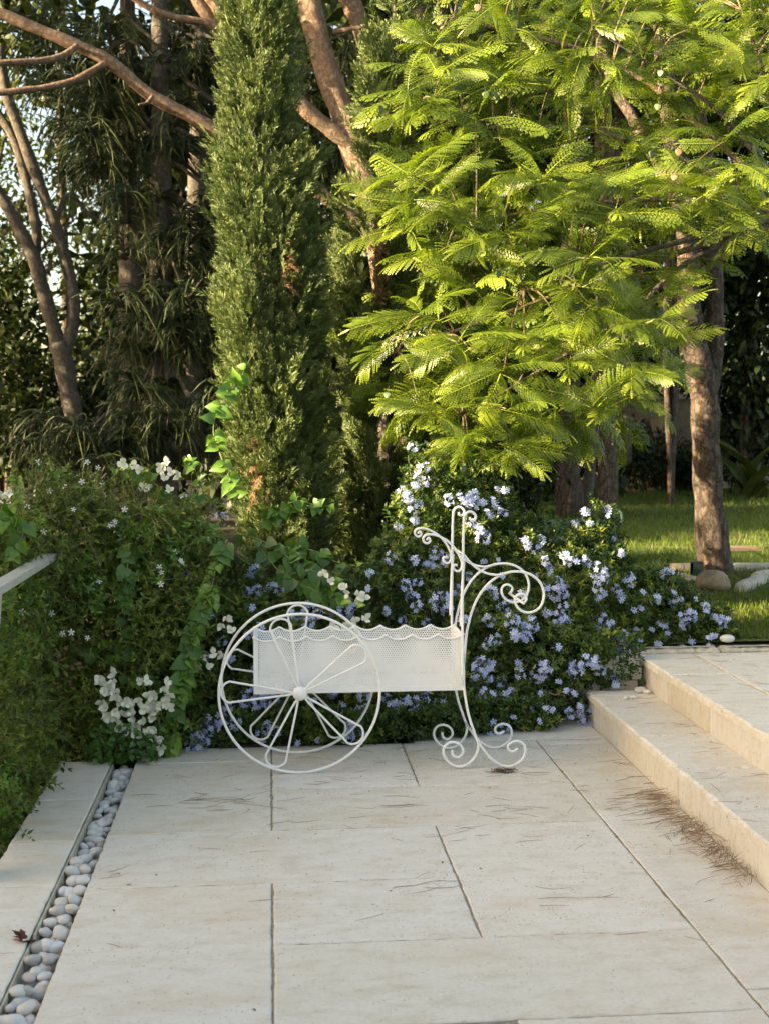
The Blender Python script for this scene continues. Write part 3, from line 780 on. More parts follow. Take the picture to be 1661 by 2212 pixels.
def cypress_spray(seed):
    r = np.random.default_rng(seed); b = Bag()
    blade(b, (0, 0, 0), (0, 1, 0), .035, .0, .3)
    for k in range(11):
        y = .06 + .86 * k / 11; s = 1 if k % 2 else -1; l = .46 * (1 - y * .6) * r.uniform(.75, 1.2)
        tip = (s * l * .50, y + l * .95, r.normal(0, .16))
        blade(b, (0, y, 0), tip, .036, .12, r.uniform(-1, 1))
        mx = np.array([s * l * .28, y + l * .5, 0]); blade(b, mx, mx + np.array([s * .08 * r.uniform(-.3, 1.4), l * .62, r.normal(0, .14)]), .030, .2, r.uniform(-1, 1))
    return b.arrays()
SPRAYS = [cypress_spray(k) for k in range(4)]

def cypress(name, label, base, prof, nplume, spray, dead=(), seed=1, sun_bias=None):
    """columnar cypress; prof: (z, centre x offset, radius) rows"""
    global rng
    rng = np.random.default_rng(seed)
    base = np.asarray(base, float); prof = np.asarray(prof, float)
    root = empty(name, base, label, 'tree')
    zt = prof[-1, 0]
    tb = Bag(); zz = np.linspace(0, zt, 12)
    limb(tb, np.stack([base[0] + np.interp(zz, prof[:, 0], prof[:, 1]), np.full(12, base[1]), base[2] + zz], 1), [.07, .05, .01], 8)
    tb.obj('trunk', M['bark_grey'], root)
    bags = Bag(); db = Bag(); cones = []
    area = prof[:, 2].copy(); zc = prof[:, 0]
    w = np.interp(np.linspace(0, zt, 200), zc, area) + .05; w /= w.sum()
    z = rng.choice(np.linspace(0, zt, 200), nplume, p=w) + rng.uniform(-.02, .02, nplume)
    th = rng.uniform(0, 2 * PI, nplume)
    keep = ~((np.sin(th) > .35))           # back side thinner
    keep |= rng.random(nplume) < .3
    z, th = z[keep], th[keep]
    for zi, ti in zip(z, th):
        R = np.interp(zi, zc, prof[:, 2]) * .76; cx = np.interp(zi, zc, prof[:, 1])
        lump = 1 + .13 * math.sin(3 * ti + zi * 2.1 + seed) + .10 * math.sin(7 * ti - zi * 5) + .07 * math.sin(zi * 11 + ti * 2)
        out = np.array([math.cos(ti), math.sin(ti), 0])
        Lp = rng.uniform(.22, .48) * (.6 + R)
        p0 = base + np.array([cx, 0, zi]) + out * R * lump * rng.uniform(.55, .86)
        dirv = nrm(np.array([0, 0, 1.0]) + out * rng.uniform(.22, .6) + rng.normal(0, .12, 3))
        ns = int(8 + 13 * Lp / .4)
        t = np.linspace(.05, 1, ns)
        c = p0 + dirv * (t * Lp)[:, None] - out * (.25 * Lp * t**2)[:, None] + rng.normal(0, .024, (ns, 3))
        D = nrm(dirv + out * rng.uniform(.0, .6, (ns, 1)) + rng.normal(0, .25, (ns, 3)))
        Fm = frames(D, np.tile(out, (ns, 1)) + rng.normal(0, .5, (ns, 3)))
        T, TF, tv = SPRAYS[rng.integers(4)]
        isdead = any((abs(zi - dz) < dh) and (abs((ti - da + PI) % (2 * PI) - PI) < dw) for dz, dh, da, dw in dead)
        tone = np.clip(rng.normal(.35, .12) + .25 * t + rng.normal(0, .08, ns), 0, 1)
        if isdead: scatter(db, T, TF, frames(nrm(D * [1, 1, -.6])), c, spray * rng.uniform(.8, 1.1, ns), tone, tv)
        else: scatter(bags, T, TF, Fm, c, spray * rng.uniform(.75, 1.25, ns), tone, tv)
    bags.obj('foliage', M['cypress'], root)
    if db.n: db.obj('dead_foliage', M['cypress_dead'], root)
    return root
def px_prof(rows, Y, base):
    """picture outline rows (y, left, right) -> (z, centre, radius)"""
    out = []
    for py, l, r in rows:
        a, c = atY(l, py, Y), atY(r, py, Y); out.append((a[2] - base[2], (a[0] + c[0]) / 2 - base[0], (c[0] - a[0]) / 2))
    return np.array(sorted(out))
Y1 = 7.0
base = atY(610, 1330, Y1); base[2] = .2
c1 = cypress('italian_cypress', 'tall columnar cypress with sunlit side, right behind the cart wheel', base,
             np.vstack([[(0, 0, .22)], px_prof([(1180, 520, 715), (1050, 478, 722), (900, 464, 716), (700, 462, 700), (500, 470, 676), (300, 480, 652), (100, 490, 630), (-100, 505, 610), (-400, 545, 590), (-520, 570, 572)], Y1, base)]),
             1250, .084, dead=[(.95, .16, -2.05, .10), (1.95, .07, -1.05, .10), (1.40, .08, -1.0, .12), (3.85, .2, -1.2, .10)], seed=11)
Y2 = 7.55
base = atY(830, 1250, Y2); base[2] = .3
c2 = cypress('italian_cypress', 'slimmer shaded cypress with brown dead patch, half hidden by the feathery tree', base,
             np.vstack([[(0, 0, .3)], px_prof([(1150, 700, 980), (800, 705, 960), (600, 720, 930), (450, 742, 915), (300, 772, 905), (150, 805, 892), (40, 835, 872), (0, 850, 856)], Y2, base)]),
             240, .125, dead=[(2.15, .30, -1.75, .18), (1.3, .2, -1.0, .2)], seed=12)
Y3 = 8.15
base = atY(985, 1220, Y3); base[2] = .3
c3 = cypress('italian_cypress', 'tall dark cypress rising behind the left edge of the feathery tree', base,
             np.vstack([[(0, 0, .45)], px_prof([(1150, 860, 1140), (900, 850, 1110), (600, 870, 1080), (400, 885, 1050), (200, 895, 1020), (0, 905, 1000), (-200, 920, 985), (-450, 948, 955)], Y3, base)]),
             190, .140, dead=[(1.9, .3, -1.5, .2)], seed=13)
rng = np.random.default_rng(21)

# ------------------------------------------------------------------ big pine behind the cypresses, pine trunks, forked tree
def tree_limbs(root, mat, limbs, sides=12, name='branch', first='trunk'):
    for k, (Y, pts, r) in enumerate(limbs):
        b = Bag(); Ys = np.linspace(Y[0], Y[1], len(pts)) if isinstance(Y, tuple) else np.full(len(pts), Y)
        P = [atY(p[0], p[1], y) for p, y in zip(pts, Ys)]
        limb(b, P, [v * float(np.mean(Ys)) / F for v in r], sides, .05)
        b.obj(first if k == 0 else name, mat, root, True)
pine = empty('pine_tree', (0.9, 9.6, .3), 'large pine with reddish flaky trunks and long bare limbs behind the cypresses', 'tree')
tree_limbs(pine, M['bark_limb'], [
    (9.6, [(880, 1180), (870, 900), (850, 700), (815, 480), (770, 330), (735, 230), (700, 130), (672, 20), (650, -120), (640, -300)], [38.0, 36.4, 34.8, 31.7, 26.9, 25.3, 23.8, 22.2]),
    ((9.7, 9.9), [(850, 690), (880, 420), (850, 230), (805, 120), (765, 20), (720, -100), (700, -300)], [26.9, 26.9, 25.3, 22.2, 20.6, 19.0]),
    ((9.6, 9.0), [(845, 640), (800, 510), (740, 455), (655, 392), (560, 335), (470, 283), (400, 245), (325, 205), (240, 135), (160, 95), (80, 62), (0, 28), (-80, 0)], [18.0, 15.6, 15.0, 14.4, 13.8, 13.2, 12.6, 12.0, 10.8, 9.6]),
    ((9.6, 9.3), [(810, 400), (770, 325), (715, 280), (665, 240), (600, 170), (540, 120), (480, 70), (430, 5), (400, -60)], [18.0, 18.0, 16.2, 15.6, 14.4, 13.2, 12.0]),
    ((9.2, 8.9), [(238, 133), (205, 150), (165, 172), (110, 187), (50, 195), (-30, 204)], [7.8, 7.2, 6.6, 6.6]),
    ((9.1, 8.8), [(168, 100), (140, 118), (100, 130), (40, 134), (-40, 138)], [7.2, 6.6, 6.6, 6.0]),
    ((9.3, 9.1), [(478, 68), (440, 48), (380, 38), (330, 20), (280, -10)], [8.4, 7.8, 7.2, 6.0]),
    ((9.3, 9.3), [(490, 72), (470, 20), (430, -30)], [12.0, 10.8, 9.6]),
    ((9.9, 10.2), [(905, 300), (918, 150), (905, 30), (890, -100)], [9.0, 8.4, 7.8]),
    ((9.0, 8.9), [(330, 208), (318, 222), (300, 226)], [4.2, 3.6, 1.8]),
    ((9.6, 9.5), [(720, 70), (760, 62), (790, 58)], [6.0, 4.8, 3.6])])
pr = empty('pine_tree', atZ(1540, 1262, .33), 'stout pine with forked grey trunk rising from boulders on the lawn', 'tree')
tree_limbs(pr, M['bark_pine'], [
    (8.9, [(1550, 1290), (1545, 1230), (1533, 1130), (1527, 1020), (1523, 930), (1520, 860), (1508, 790), (1490, 700), (1487, 600), (1480, 480), (1450, 300), (1430, 100), (1420, -150)], [44, 40, 34, 31, 31, 32, 30, 26, 22, 21, 19, 17]),
    ((8.9, 9.0), [(1518, 885), (1536, 820), (1544, 740), (1543, 660), (1540, 560), (1538, 420), (1500, 200), (1480, -100)], [18, 20, 20, 20, 19, 17, 15]),
    ((8.9, 9.4), [(1488, 640), (1470, 480), (1440, 385), (1395, 310), (1360, 245), (1325, 185), (1290, 60), (1270, -100)], [14, 13, 13, 12, 11, 10]),
    (8.9, [(1497, 748), (1506, 738), (1512, 728)], [9, 8, 5])])
def trunk(label, Y, pts, r, mat, name='pine_tree'):
    b0 = atY(pts[0][0], pts[0][1], Y); root = empty(name, b0, label, 'tree')
    tree_limbs(root, M[mat], [(Y, pts, r)]); return root
pB = trunk('thick pine trunk at the back of the lawn, leftmost of three', 14.5, [(1232, 1130), (1227, 1030), (1226, 940), (1230, 700), (1238, 400), (1245, 100), (1250, -200)], [32, 27, 26, 25, 24, 22], 'bark_pine')
pC = trunk('straight pine trunk behind the lawn with sunlit patch under the leaves', 14.0, [(1312, 1150), (1313, 1060), (1313, 950), (1311, 800), (1310, 640), (1305, 400), (1300, 100), (1300, -200)], [24, 22, 21, 20, 20, 19, 18], 'bark_pine')
pD = trunk('thin leaning mossy trunk between the two pine trunks', 15.2, [(1262, 1125), (1271, 1040), (1280, 950), (1287, 860), (1300, 600), (1330, 300), (1350, 0)], [14, 12, 12, 12, 11, 10], 'bark_grey', 'leaning_tree')
lt = empty('forked_tree', atY(165, 1000, 13.5), 'grey forked tree standing against the light on the far left', 'tree')
tree_limbs(lt, M['bark_grey'], [
    (13.5, [(172, 1010), (160, 900), (150, 850), (140, 790), (128, 740)], [24.1, 20.5, 19.8, 20.5, 20.5]),
    (13.5, [(130, 760), (112, 690), (92, 620), (75, 560), (40, 490), (0, 420), (-60, 340)], [16.2, 15.5, 14.6, 13.8, 12.9, 11.2]),
    ((13.5, 13.7), [(140, 765), (158, 700), (160, 640), (142, 560), (125, 500), (95, 420), (50, 300), (15, 200), (0, 100)], [13.8, 12.9, 12.9, 12.0, 12.0, 11.2, 10.3]),
    ((13.6, 14.0), [(75, 565), (80, 500), (60, 400), (30, 300), (-20, 220)], [11.2, 10.3, 9.5, 8.6]),
    ((13.6, 13.9), [(120, 480), (150, 420), (200, 470), (240, 480)], [6.0, 5.2, 4.3, 3.4]),
    (13.5, [(70, 568), (60, 555), (42, 545)], [5.2, 4.3, 3.4]), (13.5, [(90, 600), (108, 580), (112, 560)], [4.3, 4.3, 2.6])])
for k, (x0, x1, Y, r, lab) in enumerate([(262, 275, 18, 12, 'slender pale trunk seen between the drooping conifer branches'), (150, 130, 20, 9, 'slim distant trunk behind the forked tree'), (415, 430, 15, 20, 'dark upright trunk of the conifer beside the sunlit cypress'), (1350, 1372, 17, 12, 'slim dark trunk far behind the feathery tree'), (1620, 1600, 19, 16, 'distant trunk at the far right edge of the lawn')]):
    trunk(lab, Y, [(x0, 1000 if k != 4 else 1080), (x0 + (x1 - x0) * .4, 600), (x1, 250), (x1 + 10, -100)], [r * 1.2, r, r * .9, r * .7], 'bark_grey', 'slender_tree')

# ------------------------------------------------------------------ conifer with drooping rope-like branchlets
def araucaria(name, label, base, ends, seed, trunk_px=None, nb=64):
    r = np.random.default_rng(seed)
    root = empty(name, base, label, 'tree')
    b = Bag(); limb(b, [base, base + np.array([0, .02, 3]), base + np.array([.03, 0, 8.5])], [.14, .11, .04], 10); b.obj('trunk', M['bark_grey'], root, True)
    fo = Bag(); br = Bag()
    for (px, py, Y) in ends:
        tip = atY(px, py, Y); t0 = np.array([base[0], base[1], tip[2] + r.uniform(.1, .7)])
        d = tip - t0; Ln = np.linalg.norm(d[:2]) + .01
        mid = t0 + d * .6 + np.array([0, 0, -.05 - .16 * Ln])
        axis = catmull([t0, mid, tip], 10); V, Fs = tube(axis, np.linspace(.022, .007, len(axis)), 5); br.add(V, Fs)
        # branchlets along the outer part
        n = nb; u = r.uniform(.35, 1, n)**.8
        ip = u * (len(axis) - 1); i0 = np.clip(ip.astype(int), 0, len(axis) - 2); fr = (ip - i0)[:, None]
        p = axis[i0] * (1 - fr) + axis[i0 + 1] * fr
        ax = nrm(axis[i0 + 1] - axis[i0])
        side = nrm(np.cross(ax, [0, 0, 1.0])) * r.choice([-1, 1], n)[:, None]
        d0 = nrm(ax * r.uniform(.2, 1.1, (n, 1)) + side * r.uniform(.5, 1.3, (n, 1)) + np.array([0, 0, 1]) * r.uniform(.0, .9, (n, 1)))
        ln = r.uniform(.22, .50, n); m = 6
        s = np.linspace(0, 1, m)
        droop = r.uniform(.2, 1.0, n)
        Pc = p[:, None] + d0[:, None] * (ln[:, None] * (s - .38 * s**2))[..., None]
        Pc[..., 2] -= (droop * ln)[:, None] * s**2 * .95
        curl = r.normal(0, .06, (n, 2)); Pc[..., 0] += curl[:, :1] * s**3; Pc[..., 1] += curl[:, 1:] * s**3
        T = nrm(np.gradient(Pc, axis=1)); A = nrm(np.cross(T, [.31, .2, .93])); B = np.cross(T, A)
        rad = .0058 * np.concatenate([np.linspace(.8, 1, m - 1), [.25]])
        ring = np.stack([Pc + rad[None, :, None] * (math.cos(q) * A + math.sin(q) * B) for q in (0, 2.094, 4.189)], 2)
        Vv = ring.reshape(-1, 3); ii = np.arange(m - 1)[:, None]; jj = np.arange(3)[None]
        q = np.stack([ii * 3 + jj, ii * 3 + (jj + 1) % 3, (ii + 1) * 3 + (jj + 1) % 3, (ii + 1) * 3 + jj], -1).reshape(-1, 4)
        vv = np.repeat(np.clip(r.normal(.4, .12, n), 0, 1), m * 3) + np.tile(np.repeat(.35 * s**2, 3), n)
        fo.add(Vv, (q[None] + (np.arange(n) * m * 3)[:, None, None]).reshape(-1, 4), vv)
    br.obj('branch', M['bark_grey'], root)
    fo.obj('foliage', M['araucaria'], root)
    return root
r = np.random.default_rng(5)
ends = []
for k in range(92):
    px, py = r.uniform(60, 490), r.uniform(20, 600)
    if px < 130 and py > 300: continue
    if px < 260 and 380 < py < 640: continue
    ends.append((px, py, r.uniform(10.6, 13)))
araucaria('drooping_conifer', 'dark conifer with long drooping rope-like branchlets behind the sunlit cypress', np.array([-1.35, 12.4, 0.0]), ends, 31)
ends = [(r.uniform(240, 480), r.uniform(600, 1000), r.uniform(10.2, 12.2)) for k in range(40)] + [(r.uniform(0, 300), r.uniform(890, 1010), r.uniform(10.2, 12)) for k in range(22)] + [(r.uniform(640, 800), r.uniform(60, 640), r.uniform(11, 13)) for k in range(22)]
araucaria('drooping_conifer', 'lower shaded conifer with spreading boughs above the jasmine hedge', np.array([-1.0, 11.9, 0.0]), ends, 32)

# ------------------------------------------------------------------ background trees and shrubs
def leafy(name, label, base, crowns, n, size, mat, cat='tree', trunk_r=.045, seed=0, T=None, dens=.75, group=None):
    """crowns: list of (centre, radii)"""
    r = np.random.default_rng(seed); base = np.asarray(base, float)
    root = empty(name, base, label, cat, group)
    tb = Bag()
    for c, R in crowns:
        c = np.asarray(c, float)
        top = np.array([base[0], base[1], base[2] + .55 * max(.3, c[2] - base[2])]); limb(tb, [base, top + r.normal(0, .08, 3), c], [trunk_r, trunk_r * .7, trunk_r * .2], 7)
    tb.obj('trunk' if cat == 'tree' else 'stem', M['bark_pine'], root, True)
    lb = Bag(); vol = np.array([R[0] * R[1] * R[2] for _, R in crowns])**.67; vol /= vol.sum()
    LT, LF = T or (DIA_T, DIA_F)
    for (c, R), w in zip(crowns, vol):
        k = int(n * w); ncl = max(6, k // 22)
        d = nrm(r.normal(0, 1, (ncl, 3))); rad = r.uniform(.35, 1.0, ncl)**.5
        cc = np.asarray(c) + d * rad[:, None] * np.asarray(R)
        idx = r.integers(0, ncl, k)
        p = cc[idx] + r.normal(0, size * 1.5, (k, 3))
        D = nrm(d[idx] * .7 + r.normal(0, .7, (k, 3)) + [0, 0, -.15])
        Fm = frames(D, np.tile([0, 0, 1.0], (k, 1)) + r.normal(0, .5, (k, 3)))
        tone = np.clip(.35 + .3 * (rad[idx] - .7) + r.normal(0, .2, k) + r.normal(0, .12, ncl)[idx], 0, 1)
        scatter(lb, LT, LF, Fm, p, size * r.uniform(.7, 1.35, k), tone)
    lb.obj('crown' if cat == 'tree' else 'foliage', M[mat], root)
    return root
def B(px, py, Y, z=None):
    p = atY(px, py, Y)
    if z is not None: p[2] = z
    return p
def crown(px, py, Y, rx, ry):      # radii given in picture units
    return (atY(px, py, Y), (rx * Y / F, rx * Y / F * .8, ry * Y / F))
leafy('broadleaf_tree', 'dense glossy broadleaf tree at the left edge under the forked tree', B(20, 1000, 14.5, .2), [crown(20, 730, 14.5, 90, 120), crown(-60, 620, 15, 100, 120), crown(40, 880, 14, 110, 110), crown(90, 950, 14, 90, 70), crown(230, 900, 14.5, 80, 90)], 7000, .13, 'back_leaf', seed=41)
leafy('broadleaf_tree', 'pale sunlit tree glimpsed behind the forked trunks', B(230, 950, 21, .3), [crown(235, 690, 21, 75, 150), crown(300, 520, 22, 70, 110), crown(190, 830, 20, 70, 110)], 3600, .12, 'olive_leaf', seed=42)
leafy('broadleaf_tree', 'dark tree filling the gap behind the drooping conifers', B(380, 950, 17, .3), [crown(390, 800, 17, 130, 190), crown(430, 480, 18, 90, 160), crown(560, 800, 16, 120, 250), crown(700, 500, 17, 110, 240), crown(760, 850, 14, 110, 220), crown(480, 120, 18, 100, 120), crown(300, 250, 18, 90, 130), crown(330, 620, 17, 90, 150)], 16000, .24, 'back_leaf', seed=43)
leafy('broadleaf_tree', 'dark evergreen tree mass behind the three pine trunks', B(1120, 1000, 19, .3), [crown(1050, 750, 18, 120, 260), crown(1180, 880, 19, 90, 190), crown(1250, 600, 20, 120, 220), crown(1000, 300, 19, 120, 220), crown(1130, 120, 20, 120, 200), crown(850, 100, 18, 90, 160)], 14000, .25, 'back_leaf', seed=44)
leafy('broadleaf_tree', 'dark tree with scattered sunlit leaves at the right edge behind the lawn', B(1600, 1050, 18.5, .3), [crown(1610, 700, 18.5, 100, 200), crown(1680, 520, 18, 90, 160), crown(1640, 900, 19, 90, 90), crown(1530, 560, 20, 80, 130)], 7000, .18, 'back_leaf', seed=45)
leafy('broadleaf_tree', 'deep green tree behind the garden wall', B(1420, 1000, 22.6, .3), [crown(1400, 640, 23, 150, 170), crown(1500, 760, 23, 110, 90), crown(1330, 760, 22.5, 90, 110)], 6000, .15, 'back_leaf', seed=46)
leafy('broadleaf_tree', 'tall dark tree behind the upper right of the feathery tree', B(1450, 1000, 16.5, .3), [crown(1350, 60, 16.5, 130, 130), crown(1480, 230, 17, 120, 150), crown(1620, 120, 16.5, 130, 170), crown(1300, 330, 17.5, 90, 130), crown(1640, 360, 17, 80, 110), crown(1180, 20, 17, 120, 110), crown(1420, 520, 17.5, 120, 110)], 12000, .21, 'back_leaf', seed=47)
leafy('broadleaf_tree', 'airy yellow green tree at the upper left edge behind the bare limbs', B(-40, 900, 17, .1), [crown(10, 190, 17, 70, 110), crown(60, 60, 17.5, 90, 80), crown(30, 420, 18, 60, 80), crown(190, 420, 18, 60, 70), crown(110, 330, 18, 50, 60), crown(0, 580, 16.5, 55, 60), crown(70, 520, 18, 60, 70), crown(200, 560, 18, 50, 60)], 5200, .11, 'olive_leaf', seed=48)
for k, (px, py, rx, ry, Y, lab) in enumerate([(1340, 985, 45, 60, 19.5, 'leafy green bush by the garden wall beside the straight pine trunk'), (1420, 1000, 55, 55, 20, 'low sprawling bush along the foot of the garden wall'), (1600, 985, 60, 70, 19.6, 'dark low bush at the back right of the lawn'), (1190, 1010, 50, 70, 18, 'dark shrub left of the thick pine trunk'), (1480, 1020, 45, 35, 20.2, 'small ground bush behind the forked pine')]):
    leafy('garden_bush', lab, B(px, py + ry, Y, .3), [crown(px, py, Y, rx, ry)], 1600, .10, 'back_leaf', 'bush', .03, 60 + k)
for k, (px, py, Y, rx, ry, lab) in enumerate([(1075, 1060, 7.9, 75, 120, 'dark low conifer shrub behind the blue flowers right of the cart posts'), (950, 1090, 7.7, 80, 90, 'dark shrub between the cypress trunks behind the blue flowers'), (800, 1120, 7.6, 75, 90, 'dark shrub at the foot of the two cypresses')]):
    leafy('dark_shrub', lab, B(px, py, Y, .25), [crown(px, py, Y, rx, ry), crown(px, py + 80, Y, rx * 1.1, ry * .8)], 3600, .055, 'back_leaf', 'shrub', .02, 160 + k)
far = []
for k in range(26):
    ang = (k / 25 - .5) * 1.5 + .1; d = 34 + 6 * math.sin(k * 2.3)
    far.append((np.array([math.sin(ang) * d, math.cos(ang) * d, 2.6 + .8 * math.sin(k * 1.7)]), (2.4, 1.8, 3.0)))
rng = np.random.default_rng(77)
lb = Bag(); k = 26000; idx = rng.integers(0, 26, k)
cs = np.array([c for c, _ in far]); d = nrm(rng.normal(0, 1, (k, 3))); p = cs[idx] + d * (rng.uniform(.3, 1, (k, 1))**.5) * np.array([2.4, 1.8, 3.0])
m = ~((p[:, 0] < -4.5) & (p[:, 0] > -9.5) & (p[:, 2] > 3.2 + rng.normal(0, .5, k)))
p = p[m]; k = len(p)
scatter(lb, DIA_T, DIA_F, frames(rng.normal(0, 1, (k, 3)), rng.normal(0, 1, (k, 3))), p, rng.uniform(.25, .5, k), np.clip(rng.normal(.4, .2, k), 0, 1))
tag(lb.obj('far_woodland', M['back_leaf']), 'far belt of dark trees closing off the garden', 'trees', kind='stuff')

# garden wall with panels, beyond the lawn
gw = empty('garden_wall', B(1430, 950, 21, .3), 'brown garden wall with pale panels beyond the lawn', 'wall')
b = Bag(); p0, p1 = B(1290, 900, 21), B(1700, 900, 21); box(b, (p0[0], 21, .2), (p1[0], 21.25, B(1400, 862, 21)[2])); b.obj('wall', M['garden_wall'], gw)
b = Bag(); box(b, (p0[0], 20.93, B(1400, 862, 21)[2] + .002), (p1[0], 21.3, B(1400, 852, 21)[2])); b.obj('coping', M['curbstone'], gw)
for xa, xb in ((1340, 1382), (1405, 1452), (1570, 1610)):
    b = Bag(); a, c = B(xa, 948, 20.95), B(xb, 905, 20.95); box(b, (a[0], 20.94, a[2]), (c[0], 20.997, c[2])); b.obj('panel', M['wall_panel'], gw)
# broad paddle leaves at the far right
bt = empty('banana_plant', B(1625, 1010, 17.5, .35), 'banana plant with broad paddle leaves at the right edge', 'plant')
for k in range(9):
    a = rng.uniform(0, 2 * PI); d = np.array([math.cos(a) * .5, math.sin(a) * .5, 1.0]); s = rng.uniform(.7, 1.2)
    T, Fq = ovate(.30, .15, .45, 8); b = Bag(); scatter(b, T, Fq, frames(d[None] / np.linalg.norm(d), np.array([[math.cos(a) * -1, math.sin(a) * -1, .5]])), (B(1625, 1000, 17.5, .4) + rng.normal(0, .15, 3))[None], s, .8)
    b.obj('leaf', M['back_leaf'], bt)

# ------------------------------------------------------------------ jacaranda
def frond_mesh(seed, fine=.021):
    """twice-feathered leaf, length about 1 along +y, arching down, face +z"""
    r = np.random.default_rng(seed); b = Bag()
    sag0 = r.uniform(.15, .6); npair = r.integers(15, 19); arch = r.uniform(.25, .55); side = r.normal(0, .06)
    def rach(s): return np.array([side * s * s, s - .12 * arch * s**3, -arch * s**2 * .75])
    S = np.linspace(0, 1, 10); V, Fs = tube(np.array([rach(s) for s in S]), np.linspace(.009, .003, 10), 3, cap=False); b.add(V, Fs, .75)
    vee = r.uniform(.05, .35)
    for k in range(npair + 1):
        s = .16 + .84 * k / npair
        p = rach(s); t = nrm(rach(min(s + .02, 1.02)) - rach(s - .02))
        ln = .225 * (math.sin(PI * min(1, (.10 + .80 * (s - .16) / .84)))**.7) * r.uniform(.85, 1.1)
        if k >= npair - 1: ln = max(ln, .13)
        for sg in ((-1, 1) if k < npair else (0,)):
            fw = .35 + .55 * s
            if sg == 0: d0 = t
            else: d0 = nrm(np.array([sg * 1.0, 0, 0]) + t * fw + np.array([0, 0, vee * .6 + r.normal(0, .10)]))
            sagz = (sag0 + r.uniform(-.08, .08)) * ln
            nl = max(4, int(ln / fine)); pr = []
            for j in range(nl + 1):
                u = j / nl; pr.append(p + d0 * ln * u + t * ln * .22 * u * u + np.array([0, 0, -sagz * u * u]))
            pr = np.array(pr); tg = nrm(np.gradient(pr, axis=0))
            nrmv = nrm(np.cross(tg, np.cross(np.array([0, 0, 1.0]), tg) + 1e-6)); sv = nrm(np.cross(tg, [0, 0, 1.0]) + 1e-9)
            lw = .0205 * np.sin(PI * np.clip(np.linspace(.12, .98, nl + 1), 0, 1))**.5
            Vt = []; Ft = []
            for j in range(nl):
                a = pr[j]; c = pr[j + 1]; h = (c - a)
                for e in (-1, 1):
                    o = sv[j] * e * lw[j]; n0 = len(Vt)
                    Vt += [a + h * .06, a + h * .12 + o * .62 - tg[j] * .000, a + h * 1.05 + o, a + h * .98 + o * .12]
                    Vt[n0 + 1] = a - h * .02 + o * .7 + h * .25; Vt[n0 + 2] = a + h * .75 + o * 1.0
                    Ft.append((n0, n0 + 1, n0 + 2, n0 + 3))
            b.add(Vt, np.array(Ft), .0 + .35 * s + r.normal(0, .05))
    return b.arrays()
FROND = [frond_mesh(100 + k) for k in range(7)]; FROND_LO = [frond_mesh(100 + k, .12) for k in range(7)]
jac = empty('jacaranda_tree', (3.25, 7.3, .3), 'bright green feathery jacaranda hanging over the flower bed', 'tree')
CANOPY = [(835, 760), (870, 715), (920, 660), (950, 600), (900, 520), (860, 440), (860, 370), (880, 300), (960, 260), (940, 220), (850, 235), (880, 190), (960, 130), (1000, 60), (950, 20), (950, -60), (1720, -60), (1720, 470), (1600, 490), (1480, 490), (1430, 640), (1410, 760), (1370, 830), (1320, 860), (1260, 890), (1150, 880), (1080, 930), (1000, 930), (940, 890), (890, 850), (840, 820)]
HOLES = [[(1115, 235), (1200, 205), (1270, 250), (1310, 330), (1240, 385), (1130, 375)], [(980, 290), (1040, 255), (1110, 270), (1110, 350), (1040, 390), (995, 370)], [(1330, 220), (1400, 200), (1430, 290), (1400, 350), (1340, 320)]]
rng = np.random.default_rng(9)
tips = []
cand = sample_poly(CANOPY, 6000, HOLES)
for c in cand:
    md = 47 if c[1] > 420 else 50
    if all((c[0] - t[0])**2 + (c[1] - t[1])**2 > md**2 for t in tips): tips.append(tuple(c))
tips = np.array(tips)
# named outer tips so that the outline has its long fingers
extra = np.array([(840, 755), (845, 805), (850, 860), (865, 730), (930, 665), (925, 345), (1010, 330), (880, 245), (910, 190), (930, 100), (890, 440), (1070, 950), (1010, 945), (940, 890), (1240, 900), (1370, 850), (1390, 820), (1400, 740), (1600, 500), (1230, 300), (1080, 310), (950, 80), (950, 700), (1330, 880), (1000, 985), (1060, 1000), (1110, 960)])
tips = np.vstack([tips, extra])
Yt = 6.15 + rng.uniform(0, 1.5, len(tips)) + np.where(tips[:, 1] < 350, .4, 0)
# second, deeper layer so that the crown has body
deep = sample_poly([(860, 720), (940, 600), (920, 430), (1000, 180), (950, -40), (1700, -40), (1700, 430), (1480, 450), (1360, 780), (1250, 850), (1000, 880), (880, 820)], 110, HOLES)
T3 = np.vstack([pts_at(tips, Yt), pts_at(deep, rng.uniform(7.2, 8.2, 110))])
limb_pts = []
fork = np.array([3.15, 7.25, 2.75])
b = Bag(); limb(b, [(3.25, 7.3, .25), (3.22, 7.28, 1.0), fork], [.13, .105, .09], 12, .04); b.obj('trunk', M['bark_grey'], jac, True)
for (px, py, Y), mids in (((830, 770, 6.9), (1250, 620, 7.1)), ((900, 250, 7.2), (1350, 300, 7.2)), ((1000, 480, 6.9), (1400, 430, 7.0)), ((1280, 850, 6.8), (1440, 600, 7.0)), ((1000, 900, 6.9), (1330, 700, 7.1)), ((1280, 60, 7.1), (1560, 250, 7.1)), ((980, 40, 7.4), (1350, 150, 7.3)), ((1600, 20, 6.9), (1680, 250, 7.0)), ((1600, 500, 6.8), (1700, 450, 7.0)), ((1130, 620, 6.7), (1400, 540, 6.9))):
    P = catmull([fork, atY(mids[0], mids[1], mids[2]), atY(px, py, Y)], 14); limb_pts.append(P)
    b = Bag(); limb(b, P[::4], [.024, .015, .006], 8, .05, 4); b.obj('branch', M['bark_limb'] if len(limb_pts) % 2 else M['bark_grey'], jac, True)
allp = np.vstack(limb_pts)
FM = []
fr_list = []
